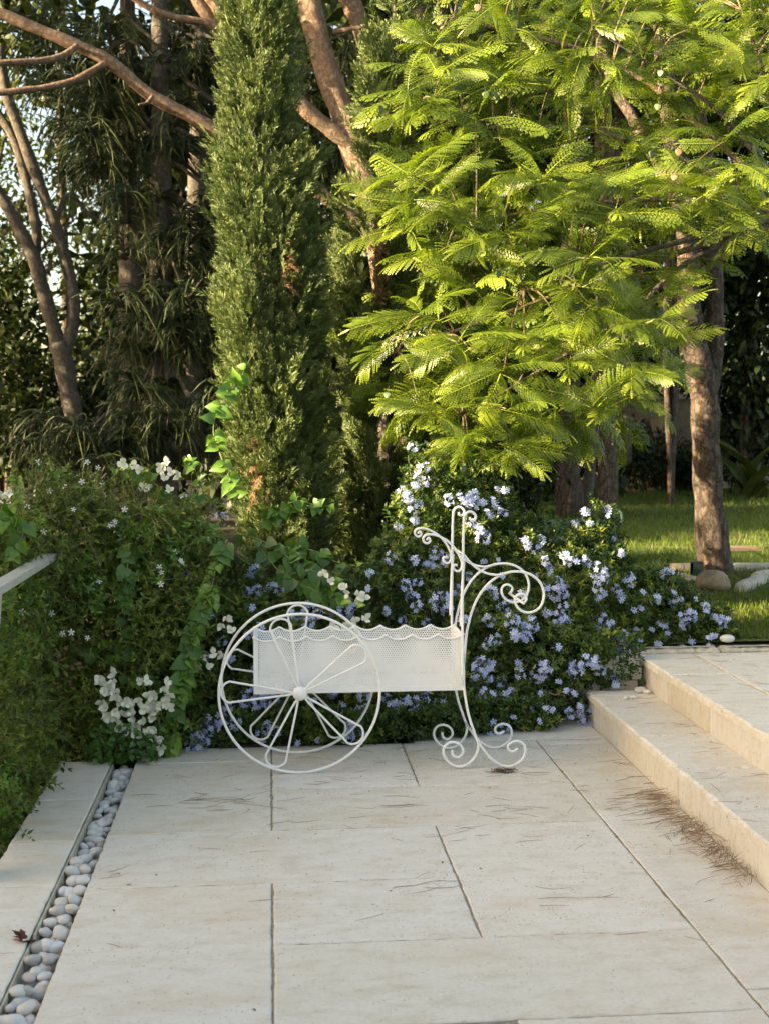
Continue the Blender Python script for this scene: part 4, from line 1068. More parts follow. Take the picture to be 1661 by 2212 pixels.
for i, tp in enumerate(T3):
    near = allp[np.argmin(((allp - tp) * [1, 1, 1.0])**2 @ np.ones(3))]
    d = tp - near; L0 = np.linalg.norm(d) + 1e-3
    out = nrm(d / L0 * .6 + np.array([-.45, -.5, .05]) + rng.normal(0, .25, 3))
    if i < len(tips):
        b = Bag(); limb(b, [near, (near + tp) / 2 + np.array([0, 0, .05]), tp], [.007, .005, .003], 5, .05, 5); b.obj('twig', M['twig'], jac)
    nf = rng.integers(6, 9) if i < len(tips) else rng.integers(3, 5)
    a0 = rng.uniform(0, 6.28)
    for k in range(nf):
        a = a0 + k * 2 * PI / nf + rng.normal(0, .3)
        d = nrm(np.array([math.cos(a), math.sin(a) * .8, rng.uniform(-.5, .75)]) + out * .55)
        s = rng.uniform(.22, .38); fr_list.append((tp + rng.normal(0, .012, 3), d, s, i))
rng.shuffle(fr_list) if False else None
P_ = np.array([f[0] for f in fr_list]); D_ = np.array([f[1] for f in fr_list]); S_ = np.array([f[2] for f in fr_list])
Fr = frames(D_, np.tile([-.15, -.65, .85], (len(D_), 1)) + rng.normal(0, .35, (len(D_), 3)))
order = np.argsort(P_[:, 1] + rng.normal(0, .25, len(P_)))
lim = (P_[:, 0] < 3.4)
parts = [i for i in order if lim[i]][:298]
FRM = [mesh('frond', V, Fs, M['jacaranda'], np.clip(v + .25, 0, 1)) for V, Fs, v in FROND]
for i in parts:
    o = link('frond', FRM[rng.integers(7)], jac)
    Mx = Fr[i] * S_[i]; l = P_[i] - root_loc(jac)
    o.matrix_local = Matrix(((*Mx[0], l[0]), (*Mx[1], l[1]), (*Mx[2], l[2]), (0, 0, 0, 1)))
rest = np.setdiff1d(np.arange(len(P_)), parts)
bags = Bag()
for k in range(7):
    sel = rest[k::7]; V, Fs, v = FROND_LO[k]
    scatter(bags, V, Fs, Fr[sel], P_[sel], S_[sel], np.clip(rng.normal(.2, .1, len(sel)), 0, 1), v)
tag(bags.obj('foliage', M['jacaranda'], jac), kind='stuff')
def pod_mesh():
    u = np.linspace(0, 2 * PI, 20, endpoint=False); V = [(0, 0, .16), (0, 0, -.16)]; Fs = []
    for rr, z in ((.6, .12), (1.0, .0), (.6, -.12)):
        for t in u:
            w = rr * (1 + .06 * math.sin(3 * t)); V.append((w * math.cos(t) * .85, w * math.sin(t), z + .08 * math.sin(2 * t + 1) * rr))
    tri = [(0, 2 + k, 2 + (k + 1) % 20) for k in range(20)] + [(1, 42 + (k + 1) % 20, 42 + k) for k in range(20)]
    q = [(2 + r_ * 20 + k, 22 + r_ * 20 + k, 22 + r_ * 20 + (k + 1) % 20, 2 + r_ * 20 + (k + 1) % 20) for r_ in range(2) for k in range(20)]
    V = np.array(V)[:, [0, 2, 1]]; V[:, 1] *= .55; V[:, 0] *= 1 + .25 * V[:, 2]
    V[:, 2] -= 1.0
    st, sf = tube(np.array([(0, 0, 0), (.02, .02, .6), (.1, 0, 1.6)]), .04, 4, cap=False)
    return V, [np.array(tri), np.array(q)], st, sf
V, Fs, sv_, sf_ = pod_mesh()
PODM = {}
for c in ('pod_green', 'pod_brown'):
    bb = Bag(); bb.add(V, Fs); bb.add(sv_, sf_); PODM[c] = bb.mesh('seed_pod', M[c], True)
for px, py, c in [(1048, 211, 0), (1069, 212, 0), (1427, 164, 0), (1421, 237, 0), (1409, 340, 0), (823, 242, 0), (1032, 22, 1), (1467, 335, 1), (1458, 390, 1), (1077, 598, 0), (838, 860, 0), (999, 1020, 0)]:
    o = link('seed_pod', PODM['pod_brown' if c else 'pod_green'], jac); p = atY(px, py - 14, 6.0) - root_loc(jac)
    o.location = p; s = .017; o.scale = (s * 1.3, s, s * 1.1); o.rotation_euler = (rng.normal(0, .2), rng.normal(0, .25), rng.uniform(-.9, .9))

# ------------------------------------------------------------------ flowers
def floret(seed, petals=5, w=.62, cup=.10):
    r = np.random.default_rng(seed); V = []; Q = []; T = []
    for k in range(petals):
        a = k * 2 * PI / petals + r.normal(0, .06); c, s = math.cos(a), math.sin(a); n0 = len(V)
        for y, hw, z in ((.04, .03, 0), (.5, w * .42, cup * .3), (.9, w * .5, cup), (1.0, w * .2, cup * 1.1)):
            for e in (-1, 1): V.append((c * y - s * hw * e, s * y + c * hw * e, z + r.normal(0, .03)))
        for j in range(3): Q.append((n0 + 2 * j, n0 + 2 * j + 2, n0 + 2 * j + 3, n0 + 2 * j + 1))
    # tube behind
    tv, tf = tube(np.array([(0, 0, 0), (0, 0, -1.3), (0, 0, -2.2)]), np.array([.07, .06, .06]), 3, cap=False); n0 = len(V)
    V = np.vstack([V, tv]); Q = np.vstack([Q, tf[0] + n0])
    return np.array(V), Q
FLO = [floret(k) for k in range(3)]
def flower_cluster(seed, n, mat):
    """dome of florets facing +z, about unit sized florets of radius .013 m"""
    r = np.random.default_rng(seed); b = Bag(); R = .0150
    for k in range(n):
        th = r.uniform(0, 6.28); ph = math.acos(1 - r.uniform(0, .75) * min(1, n / 9))
        d = np.array([math.sin(ph) * math.cos(th), math.sin(ph) * math.sin(th), math.cos(ph)])
        pos = d * np.array([1, 1, .8]) * (.016 + .0022 * n) + r.normal(0, .003, 3)
        nv = nrm(d + r.normal(0, .25, 3)); x = nrm(np.cross(nv, [.2, .9, .3])); y = np.cross(nv, x)
        V, Q = FLO[r.integers(3)]
        scatter(b, V, Q, np.stack([x, y, nv], 1)[None], pos[None], R * r.uniform(.8, 1.15), np.clip(r.normal(.5, .25), 0, 1))
    for k in range(max(2, n // 2)):       # buds
        d = nrm(r.normal(0, 1, 3) + [0, 0, .6]); p0 = d * .012
        spindle(b, p0, p0 + d * r.uniform(.02, .038), .0022, .1)
    V, Fs, v = b.arrays()
    return mesh('flower_cluster', V, Fs, mat, v)
CLUS = [flower_cluster(k, n, M['blue']) for k, n in enumerate((2, 3, 5, 7, 9, 12, 15))]

def front_frame(nv, roll):
    nv = nrm(nv); x = nrm(np.cross([0, 0, 1.0], nv)); y = np.cross(nv, x)
    c, s = math.cos(roll), math.sin(roll); return np.stack([x * c + y * s, -x * s + y * c, nv], 1)
def put(name, me, parent, pos, Mx):
    o = link(name, me, parent); l = pos - root_loc(parent)
    o.matrix_local = Matrix(((*Mx[0], l[0]), (*Mx[1], l[1]), (*Mx[2], l[2]), (0, 0, 0, 1))); return o

# ------------------------------------------------------------------ plumbago hedge
TOPX = [380, 420, 500, 560, 640, 720, 800, 850, 885, 920, 1000, 1060, 1110, 1150, 1200, 1250, 1320, 1345, 1370, 1400, 1450, 1500, 1560, 1600]
TOPY = [1330, 1260, 1190, 1240, 1265, 1250, 1200, 1090, 965, 990, 1000, 1035, 1060, 1130, 1140, 1100, 1095, 1170, 1225, 1240, 1240, 1280, 1320, 1390]
BOTX = [380, 900, 960, 1100, 1200, 1285, 1300, 1400, 1410, 1600]
BOTY = [1645, 1645, 1610, 1590, 1575, 1570, 1505, 1490, 1440, 1435]
def hedge_front(px, py):
    """depth of the hedge face"""
    t = (1640 - py) / 600.0
    p = np.stack([px * .012, py * .012], 1)
    Y = 5.66 + .55 * np.clip(t, 0, 1)**1.3 + .13 * wob(p, 1.0, 4) + .06 * wob(p, 2.6, 8)
    Y += np.interp(px, [900, 1280, 1420, 1600], [0, .22, .55, .62])
    return np.maximum(Y, 5.60)
rng = np.random.default_rng(15)
plum = empty('plumbago_shrub', (.9, 6.1, .05), 'wide plumbago shrub covered in pale blue flowers behind the cart', 'shrub')
n = 11500
px = rng.uniform(380, 1600, n); ty = np.interp(px, TOPX, TOPY); by = np.interp(px, BOTX, BOTY)
py = ty + (by - ty) * rng.uniform(0, 1, n)**.9
edge = np.abs(rng.normal(0, 1, n)) * 14; py = py - edge * (rng.random(n) < .25)
dep = rng.exponential(.10, n); Y = hedge_front(px, py) + np.minimum(dep, .6) - .02
Pp = pts_at(np.stack([px, py], 1), Y); ok = Pp[:, 2] > np.where(Pp[:, 0] > 1.86, .31, np.where(Pp[:, 0] > 1.57, .16, .01)); Pp, dep, px, py = Pp[ok], dep[ok], px[ok], py[ok]
# each sprig: a short stem with 5-7 leaves
def sprig(seed, nl=6, w=.42, l0=.55):
    r = np.random.default_rng(seed); b = Bag()
    for k in range(nl):
        a = k * 2.4 + r.normal(0, .2); h = k / nl * .55; el = .15 + .9 * k / nl
        d = nrm([math.cos(a), math.sin(a), math.tan(el)]); l = l0 * r.uniform(.7, 1.15) * (1 - .35 * k / nl)
        T, Fq = LEAF2_T, LEAF2_F
        scatter(b, T * [w / .42, 1, 1], Fq, frames(d[None], np.array([[-d[0] * .3, -d[1] * .3, 1.0]])), np.array([[0, 0, h]]), l, .12 * k / nl + r.normal(0, .05))
    V, Fs, v = b.arrays(); return V, Fs, v
SPR = [sprig(k) for k in range(5)]
def sprigs(bag, P, up, size, tone, kinds=SPR, seed=0):
    r = np.random.default_rng(seed); k = r.integers(0, len(kinds), len(P))
    x = nrm(np.cross(up, r.normal(0, 1, up.shape))); y = np.cross(up, x); Fm = np.stack([x, y, up], 2)
    for j, (V, Fs, v) in enumerate(kinds):
        s = k == j
        if s.any(): scatter(bag, V, Fs, Fm[s], P[s], size[s], tone[s], v)
upv = nrm(np.array([0, -.55, .75]) + rng.normal(0, .45, (len(Pp), 3)))
bag = Bag()
tone = np.clip(.42 - dep * 1.2 + .18 * wob(Pp, 5, 9) + rng.normal(0, .13, len(Pp)) + (rng.random(len(Pp)) < .05) * .4, 0, 1)  # deeper sprigs toned darker: the hedge's inner shade put into leaf colour
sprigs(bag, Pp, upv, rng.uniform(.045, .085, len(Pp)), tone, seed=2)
ns_ = 1500; Ps = np.stack([rng.uniform(-.40, 1.35, ns_), 5.60 + rng.exponential(.05, ns_), rng.uniform(.012, .16, ns_)], 1)
Ps[:, 1] += np.where(Ps[:, 0] > .6, .28 * (Ps[:, 0] - .6), 0)
sprigs(bag, Ps, nrm(np.array([0, -.6, .6]) + rng.normal(0, .45, (ns_, 3))), rng.uniform(.04, .07, ns_), np.clip(rng.normal(.4, .15, ns_), 0, 1), seed=6)
ns_ = 260; Pq = np.stack([rng.uniform(1.2, 1.86, ns_), rng.uniform(5.93, 6.03, ns_), rng.uniform(.19, .44, ns_)], 1)
sprigs(bag, Pq, nrm(np.array([0, -.6, .4]) + rng.normal(0, .45, (ns_, 3))), rng.uniform(.04, .075, ns_), np.clip(rng.normal(.4, .15, ns_), 0, 1), seed=8)
# light green tufts of bracts that follow the flower heads
SPK = [sprig(20 + k, 9, .16, .7) for k in range(3)]
s = rng.random(len(Pp)) < .22
sprigs(bag, Pp[s] + np.array([0, -.03, .01]), upv[s], rng.uniform(.035, .055, s.sum()), np.clip(rng.normal(.8, .12, s.sum()), 0, 1), SPK, 3)
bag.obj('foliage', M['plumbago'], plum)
bag = Bag()
for k in range(90):
    i = rng.integers(len(Pp)); p = Pp[i]; g = np.array([p[0] + rng.normal(0, .15), max(p[1] + .2, 5.75), .0 if p[0] < 1.4 else .2])
    V, Fs = tube(catmull([g, (g + p) / 2 + rng.normal(0, .06, 3), p], 6), np.linspace(.006, .002, 13), 4); bag.add(V, Fs)
bag.obj('stems', M['twig'], plum)
FL = [(893, 970, 3), (905, 1040, 5), (880, 1075, 4), (895, 1092, 5), (870, 1060, 3), (915, 1012, 3), (1025, 1082, 6), (1000, 1080, 4), (1065, 1087, 4), (1090, 1060, 2), (1055, 1110, 4), (1085, 1110, 3), (1040, 1160, 6), (1020, 1132, 3), (940, 1198, 5), (925, 1218, 4), (965, 1212, 4), (895, 1212, 2), (895, 1125, 2), (862, 1140, 2), (330, 1105, 3), (340, 1122, 3), (405, 1082, 3), (410, 1140, 5), (422, 1156, 5), (480, 1120, 5), (320, 1245, 3), (395, 1250, 5), (355, 1245, 3), (548, 1235, 4), (560, 1280, 3), (590, 1270, 4), (535, 1285, 3), (740, 1300, 5), (760, 1320, 4), (725, 1320, 5), (835, 1320, 2), (875, 1268, 3), (890, 1290, 4), (905, 1260, 3), (950, 1300, 6), (965, 1318, 4), (845, 1205, 3), (800, 1240, 2), (865, 1342, 3), (920, 1346, 3), (1060, 1280, 4), (1090, 1310, 5), (1105, 1340, 5), (1125, 1362, 6), (1145, 1350, 5), (1110, 1372, 4), (1200, 1260, 4), (1212, 1276, 5), (1195, 1290, 4), (1215, 1312, 3), (1205, 1335, 5), (1218, 1342, 4), (1160, 1190, 3), (1180, 1230, 4), (1220, 1200, 2), (1175, 1215, 3), (1140, 1180, 2), (1165, 1170, 4), (1290, 1235, 5), (1300, 1250, 3), (1288, 1270, 3), (1290, 1292, 2), (1310, 1106, 4), (1262, 1110, 2), (1275, 1132, 1), (1300, 1345, 5), (1340, 1375, 3), (1365, 1320, 0), (1355, 1250, 4), (1440, 1240, 4), (1420, 1300, 2), (1430, 1350, 4), (1385, 1280, 1), (1455, 1310, 3), (1490, 1330, 4), (1480, 1347, 4), (1540, 1335, 2), (1555, 1350, 3), (1570, 1338, 2), (1345, 1400, 5), (1380, 1420, 4), (1375, 1400, 4), (1400, 1430, 1), (1330, 1432, 1), (1265, 1430, 5), (1245, 1446, 5), (1280, 1430, 4), (1292, 1447, 3), (1170, 1450, 5), (1182, 1440, 4), (1160, 1462, 5), (1040, 1440, 6), (1030, 1452, 5), (1050, 1456, 5), (1060, 1500, 2), (1100, 1490, 0), (1090, 1502, 1), (1045, 1500, 4), (1240, 1500, 1), (1165, 1500, 0), (1230, 1545, 3), (1265, 1552, 6), (1250, 1530, 2), (1165, 1560, 1), (1150, 1530, 3), (1085, 1570, 3), (1100, 1590, 2), (1060, 1590, 4), (1050, 1610, 2), (1000, 1560, 3), (975, 1562, 4), (920, 1512, 5), (890, 1522, 5), (850, 1530, 4), (870, 1514, 4), (835, 1510, 3), (850, 1560, 2), (790, 1580, 4), (750, 1590, 5), (762, 1578, 4), (800, 1545, 3), (720, 1500, 2), (595, 1580, 3), (570, 1592, 3), (580, 1570, 4), (510, 1560, 3), (440, 1580, 6), (430, 1602, 5), (460, 1570, 5), (480, 1552, 3), (410, 1612, 3), (447, 1612, 4), (555, 1500, 5), (535, 1512, 5), (575, 1515, 3), (540, 1370, 3), (560, 1360, 4), (1420, 1400, 2), (1530, 1410, 1), (1470, 1400, 2), (1000, 1340, 2), (1055, 1390, 3), (1070, 1380, 3), (640, 1330, 4), (662, 1325, 4), (690, 1330, 3), (1012, 1250, 3), (985, 1275, 3), (940, 1225, 2)]
for k in range(130):
    x_ = rng.uniform(430, 1560); FL.append((x_, rng.uniform(np.interp(x_, TOPX, TOPY) + 15, np.interp(x_, BOTX, BOTY) - 20), int(rng.choice([0, 0, 1, 1, 2, 3]))))
for px_, py_, k in FL:
    Yf = float(hedge_front(np.array([px_ * 1.0]), np.array([py_ * 1.0]))[0]) - .05
    if py_ > 1480 and px_ < 950: Yf = max(5.585, Yf - .02)
    put('flower_cluster', CLUS[k], plum, atY(px_, py_, max(Yf, 5.58)), front_frame(np.array([rng.normal(0, .3), -1, rng.uniform(.1, .7)]), rng.uniform(0, 6)) * rng.uniform(.85, 1.1))

# ------------------------------------------------------------------ jasmine thicket on the left, over the railing
rng = np.random.default_rng(16)
jas = empty('jasmine_thicket', (-1.2, 5.2, -.4), 'tangled olive green jasmine thicket with small white stars over the railing', 'shrub')
JP = [(-60, 1100), (0, 1110), (60, 1075), (90, 1040), (130, 1015), (190, 1030), (230, 1075), (300, 1065), (350, 1090), (400, 1080), (450, 1110), (480, 1150), (470, 1200), (440, 1330), (430, 1500), (400, 1600), (330, 1640), (210, 1640), (130, 1660), (90, 1720), (20, 1810), (-60, 1880)]
def jas_front(px, py):
    p = np.stack([px * .012, py * .012], 1)
    Y = np.interp(py, [1000, 1100, 1300, 1640], [5.95, 5.72, 5.55, 5.50]) + .10 * wob(p, 1.2, 21) + .05 * wob(p, 3, 22)
    # to the left of the coping the growth comes forward along the railing
    return Y - np.interp(px, [-60, 30, 130, 250], [1.3, .85, .30, 0]) * np.interp(py, [1050, 1300, 1600], [.35, .75, 1.0])
NT = 2600
pp = sample_poly(JP, NT); dep = rng.exponential(.12, NT); Yj = jas_front(pp[:, 0], pp[:, 1]) + np.minimum(dep, .7)
Pj = pts_at(pp, Yj)
def clear_of_coping(P):
    on = (P[:, 0] > -.93) & (P[:, 1] < 5.43); return ~on
ok = clear_of_coping(Pj); Pj, dep, pp = Pj[ok], dep[ok], pp[ok]; NT = len(Pj)
D = nrm(np.array([0, -.35, .35]) + rng.normal(0, .7, (NT, 3)))
ln = rng.uniform(.07, .20, NT) * np.where(pp[:, 1] < 1120, 1.35, 1); tb = Bag(); lb = Bag(); m = 5; s = np.linspace(0, 1, m)
Pc = Pj[:, None] + D[:, None] * (ln[:, None] * s)[..., None]; Pc[..., 2] -= (ln * rng.uniform(0, .5, NT))[:, None] * s**2
Tn = nrm(np.gradient(Pc, axis=1)); A = nrm(np.cross(Tn, [.3, .9, .2])); Bn = np.cross(Tn, A); rad = .0016 * np.linspace(1, .5, m)
ring = np.stack([Pc + rad[None, :, None] * (math.cos(q) * A + math.sin(q) * Bn) for q in (0, 2.094, 4.189)], 2)
ii = np.arange(m - 1)[:, None]; jj = np.arange(3)[None]
q = np.stack([ii * 3 + jj, ii * 3 + (jj + 1) % 3, (ii + 1) * 3 + (jj + 1) % 3, (ii + 1) * 3 + jj], -1).reshape(-1, 4)
tb.add(ring.reshape(-1, 3), (q[None] + (np.arange(NT) * m * 3)[:, None, None]).reshape(-1, 4), .5)
tb.obj('twigs', M['twig_green'], jas)
NLf = 12
u = rng.uniform(.15, 1, (NT, NLf)); ip = u * (m - 1); i0 = np.clip(ip.astype(int), 0, m - 2); fr = (ip - i0)[..., None]
rows = np.arange(NT)[:, None]
bp = (Pc[rows, i0] * (1 - fr) + Pc[rows, i0 + 1] * fr).reshape(-1, 3)
dd = nrm(Tn[rows, i0].reshape(-1, 3) * .6 + rng.normal(0, .8, (NT * NLf, 3)))
tone = np.clip(np.repeat(.5 - dep * .9 + .15 * wob(Pj, 4, 30), NLf) + rng.normal(0, .17, NT * NLf), 0, 1)  # leaves deeper in the thicket coloured darker, shade painted into their tone
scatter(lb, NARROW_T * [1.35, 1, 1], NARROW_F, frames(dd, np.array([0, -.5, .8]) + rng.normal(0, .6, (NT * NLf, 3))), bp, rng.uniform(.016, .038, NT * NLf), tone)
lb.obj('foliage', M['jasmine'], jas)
STAR = [mesh('star_flower', (floret(40 + k, 5, .5, -.15)[0]) * .013, floret(40 + k, 5, .5, -.15)[1], M['jflower'], np.full(len(floret(40 + k, 5, .5, -.15)[0]), .6)) for k in range(3)]
for px_, py_ in [(83, 998), (190, 998), (213, 1010), (178, 1040), (108, 1060), (270, 1100), (250, 1125), (246, 1132), (238, 1135), (380, 1192), (395, 1215), (392, 1210), (345, 1225), (348, 1262), (350, 1236), (215, 1255), (48, 1322), (112, 1325), (135, 1368), (155, 1366), (190, 1378), (222, 1045), (95, 1148), (140, 1050), (20, 1130), (290, 1190), (60, 1095), (160, 1100)]:
    Yf = float(jas_front(np.array([px_ * 1.0]), np.array([py_ * 1.0]))[0]) - .06
    put('star_flower', STAR[rng.integers(3)], jas, atY(px_, py_, Yf), front_frame(np.array([rng.normal(0, .5), -1, rng.uniform(-.1, .9)]), rng.uniform(0, 6)) * rng.uniform(.9, 1.2))
bag = Bag(); k = 70; w = sample_poly(JP, k); Pw = pts_at(w, jas_front(w[:, 0], w[:, 1]) - .02); Pw = Pw[clear_of_coping(Pw)]; k = len(Pw)
WM = mesh('withered_flower', np.vstack([LEAF2_T, LEAF2_T[:, [2, 1, 0]] * [.8, .9, 1]]), np.vstack([LEAF2_F, LEAF2_F + len(LEAF2_T)]), M['withered'], np.full(2 * len(LEAF2_T), .5))
Fw = frames(rng.normal(0, 1, (k, 3)) + [0, 0, -.6], rng.normal(0, 1, (k, 3)))
for i in range(k): put('withered_flower', WM, jas, Pw[i], Fw[i] * rng.uniform(.012, .022))
# inner growth that closes the thicket, leaves coloured darker to stand in for shade
NI = 9000; pi_ = sample_poly([(x, y + 25) for x, y in JP], NI); Pi = pts_at(pi_, jas_front(pi_[:, 0], pi_[:, 1]) + rng.uniform(.10, .75, NI))
Pi = Pi[clear_of_coping(Pi)]; NI = len(Pi); lb = Bag()
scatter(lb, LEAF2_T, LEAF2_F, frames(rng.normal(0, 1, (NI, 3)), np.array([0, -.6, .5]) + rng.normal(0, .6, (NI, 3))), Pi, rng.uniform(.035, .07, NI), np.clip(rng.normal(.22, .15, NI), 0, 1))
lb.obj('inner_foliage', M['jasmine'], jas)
# broader fresh leaves growing through the thicket in patches
n_ = 1500; pb = sample_poly(JP, n_); wsel = wob(pb * .012, 1.5, 61) > .15; pb = pb[wsel]; Pb = pts_at(pb, jas_front(pb[:, 0], pb[:, 1]) - .03 + rng.exponential(.04, len(pb)))
Pb = Pb[clear_of_coping(Pb)]; lb = Bag()
sprigs(lb, Pb, nrm(np.array([0, -.6, .5]) + rng.normal(0, .5, (len(Pb), 3))), rng.uniform(.045, .075, len(Pb)), np.clip(rng.normal(.55, .2, len(Pb)), 0, 1), [sprig(70 + k, 7, .30, .6) for k in range(3)], 71)
lb.obj('fresh_foliage', M['bougain'], jas)

# ------------------------------------------------------------------ white bougainvillea
boug = empty('bougainvillea', (-.95, 5.75, .0), 'white bougainvillea with long leafy canes trailing to the paving', 'shrub')
rng = np.random.default_rng(17)
HM = []
for k, c in enumerate((.15, .4, .62, .95)):
    bb = Bag(); T, Fq = heart(.10 + .06 * k, .15 + .1 * k); scatter(bb, T, Fq, np.eye(3)[None], np.zeros((1, 3)), 1.0, c); HM.append(bb.mesh('leaf', M['bougain'], True))
def cane(pts, Ys, nleaf, size, light=(1, 4), r0=.0035, droop=.55, tip_light=True):
    P = np.array([atY(p[0], p[1], y) for p, y in zip(pts, np.interp(np.linspace(0, 1, len(pts)), np.linspace(0, 1, len(Ys)), Ys))]); P = catmull(P, 10)
    b = Bag(); V, Fs = tube(P, np.linspace(r0, r0 * .4, len(P)), 6); b.add(V, Fs); b.obj('cane', M['twig_green'], boug, True)
    u = np.sort(rng.uniform(.03, 1, nleaf)); sd = 1
    for t in u:
        i = min(int(t * (len(P) - 1)), len(P) - 2); p = P[i]; ax = nrm(P[i + 1] - P[i]); sd = -sd
        side = nrm(np.cross(ax, [0, 1.0, 0])) * sd
        d = nrm(side * rng.uniform(.5, 1) + ax * rng.uniform(-.1, .5) + np.array([0, rng.uniform(-.7, .1), -droop * rng.uniform(.3, 1.3)]))
        Mx = frames(d[None], np.array([[0, -1.0, .45]]) + rng.normal(0, .3, (1, 3)))[0] * size * rng.uniform(.6, 1.15) * (1 - .45 * max(0, t - .75) / .25)
        kk = 3 if (tip_light and t > .87) else rng.integers(light[0], light[1])
        put('leaf', HM[kk], boug, p + side * .004, Mx)
cane([(492, 1165), (470, 1215), (455, 1280), (437, 1320), (418, 1375), (405, 1430), (395, 1480), (383, 1530), (375, 1585), (370, 1625), (372, 1660)], [5.62, 5.5, 5.46], 74, .070)
cane([(525, 1090), (500, 1040), (478, 985), (462, 935), (470, 890), (495, 850), (520, 815), (548, 762)], [6.1, 6.35, 6.5], 36, .075, (2, 4), droop=.4)
cane([(560, 1130), (600, 1105), (640, 1082), (680, 1090), (715, 1096)], [6.0, 5.85], 22, .06, (1, 3), droop=.7)
cane([(500, 1150), (560, 1165), (610, 1195), (660, 1225), (700, 1245), (730, 1262)], [5.9, 5.6], 26, .065, (0, 2))
cane([(560, 1180), (600, 1230), (640, 1255), (680, 1275), (720, 1290), (780, 1310)], [5.85, 5.55], 26, .062, (0, 2))
cane([(430, 1060), (400, 1090), (330, 1040), (290, 1020), (240, 1010)], [5.95, 5.75], 20, .052, (2, 4), droop=.6)
cane([(470, 1100), (440, 1060), (420, 1010), (400, 985)], [5.95, 5.85], 12, .05, (1, 3))
cane([(280, 1180), (275, 1240), (270, 1310), (268, 1380), (270, 1450)], [5.6, 5.5], 22, .065, (0, 2))
cane([(150, 1380), (190, 1405), (230, 1430), (270, 1460), (310, 1480)], [5.5, 5.45], 12, .05, (0, 2))
cane([(40, 1110), (10, 1120), (-30, 1150)], [5.0, 4.9], 10, .075, (2, 4), droop=1.0)
cane([(60, 1130), (40, 1180), (30, 1210)], [5.0, 4.95], 7, .07, (1, 3), droop=1.0)
cane([(35, 1080), (38, 1050), (36, 1020)], [5.4, 5.4], 8, .035, (2, 4), droop=.3)
cane([(610, 1180), (680, 1190), (730, 1215), (790, 1225)], [6.0, 5.8], 14, .06, (0, 2))
cane([(300, 1470), (320, 1500), (345, 1560), (340, 1620)], [5.46, 5.44], 8, .045, (0, 2))
def bract_mesh(seed):
    r = np.random.default_rng(seed); b = Bag(); a0 = r.uniform(0, 2)
    for k in range(3):
        a = a0 + k * 2.094 + r.normal(0, .15); d = nrm([math.cos(a), math.sin(a), r.uniform(.3, .8)])
        T, Fq = ovate(.78, -.10 + r.normal(0, .04), -.10, 5); T = T.copy(); T[:, 2] += .05 * np.sin(T[:, 0] * 9 + seed) + .04 * np.sin(T[:, 1] * 8)
        scatter(b, T, Fq, frames(d[None], np.array([[0, 0, 1.0]])), np.zeros((1, 3)), 1.0, r.uniform(.3, .9))
    for k in range(3): spindle(b, (0, 0, .05), (.15 * math.cos(k * 2.1), .15 * math.sin(k * 2.1), .5), .05, 1.0)
    V, Fs, v = b.arrays(); return mesh('bract', V, Fs, M['bract'], v, True)
BR = [bract_mesh(k) for k in range(5)]
spots = [(700, 1238), (715, 1256), (735, 1266), (750, 1282), (770, 1300), (786, 1290), (765, 1341), (790, 1336), (745, 1350), (720, 1355), (745, 1268), (775, 1285), (490, 1335), (500, 1362), (478, 1350), (440, 1420), (450, 1440), (462, 1412), (430, 1440), (478, 1415), (265, 1001), (290, 1006), (300, 1012), (345, 1008), (360, 1000), (370, 1020), (386, 1026), (355, 1032), (320, 1052), (366, 1058), (5, 1072), (20, 1066), (12, 1080), (310, 1055), (270, 1008), (352, 1016)]
rr = np.random.default_rng(4)
spots += [(x, y) for x, y in zip(rr.uniform(215, 290, 26), rr.uniform(1500, 1580, 26))] + [(x, y) for x, y in zip(rr.uniform(295, 368, 24), rr.uniform(1465, 1565, 24))] + [(x, y) for x, y in zip(rr.uniform(210, 260, 9), rr.uniform(1455, 1500, 9))] + [(x, y) for x, y in zip(rr.uniform(300, 355, 14), rr.uniform(1590, 1665, 14))] + [(x, y) for x, y in zip(rr.uniform(265, 340, 8), rr.uniform(1550, 1590, 8))]
for x, y in spots:
    Yb = (5.36 if y > 1440 else 5.50 if y > 1180 else 5.70) + rr.uniform(0, .06)
    if x > 600: Yb = 5.56 + rr.uniform(0, .04)
    if x < 40: Yb = 5.25
    put('bract', BR[rr.integers(5)], boug, atY(x, y, Yb), front_frame(np.array([rr.normal(0, .45), -1, rr.uniform(-.5, .6)]), rr.uniform(0, 6)) * rr.uniform(.026, .037))

# low round-leaved plant at the foot of the bougainvillea
weed = empty('ground_shrub', atZ(270, 1660, 0), 'low round leaved green plant below the white bougainvillea by the pebbles', 'plant')
k = 420; w = sample_poly([(200, 1570), (260, 1560), (330, 1590), (350, 1650), (300, 1680), (250, 1700), (195, 1690), (190, 1620)], k)
Pw = pts_at(w, 5.34 + rng.exponential(.05, k)); Pw = Pw[Pw[:, 2] > .01]; k = len(Pw)
bag = Bag(); scatter(bag, HEART_T * [.9, .9, 1], HEART_F, frames(nrm(np.array([0, -.4, -.1]) + rng.normal(0, .7, (k, 3))), np.array([0, -.8, .6]) + rng.normal(0, .3, (k, 3))), Pw, rng.uniform(.02, .036, k), np.clip(rng.normal(.35, .15, k), 0, 1))
bag.obj('foliage', M['bougain'], weed)
bag = Bag()
for i in range(0, k, 14):
    g = atZ(265 + rng.normal(0, 25), 1668, 0); g[1] = max(g[1], 5.42); V, Fs = tube(catmull([g, (g + Pw[i]) / 2 + [0, 0, .04], Pw[i]], 5), .0016, 4); bag.add(V, Fs)
bag.obj('stems', M['twig_green'], weed)

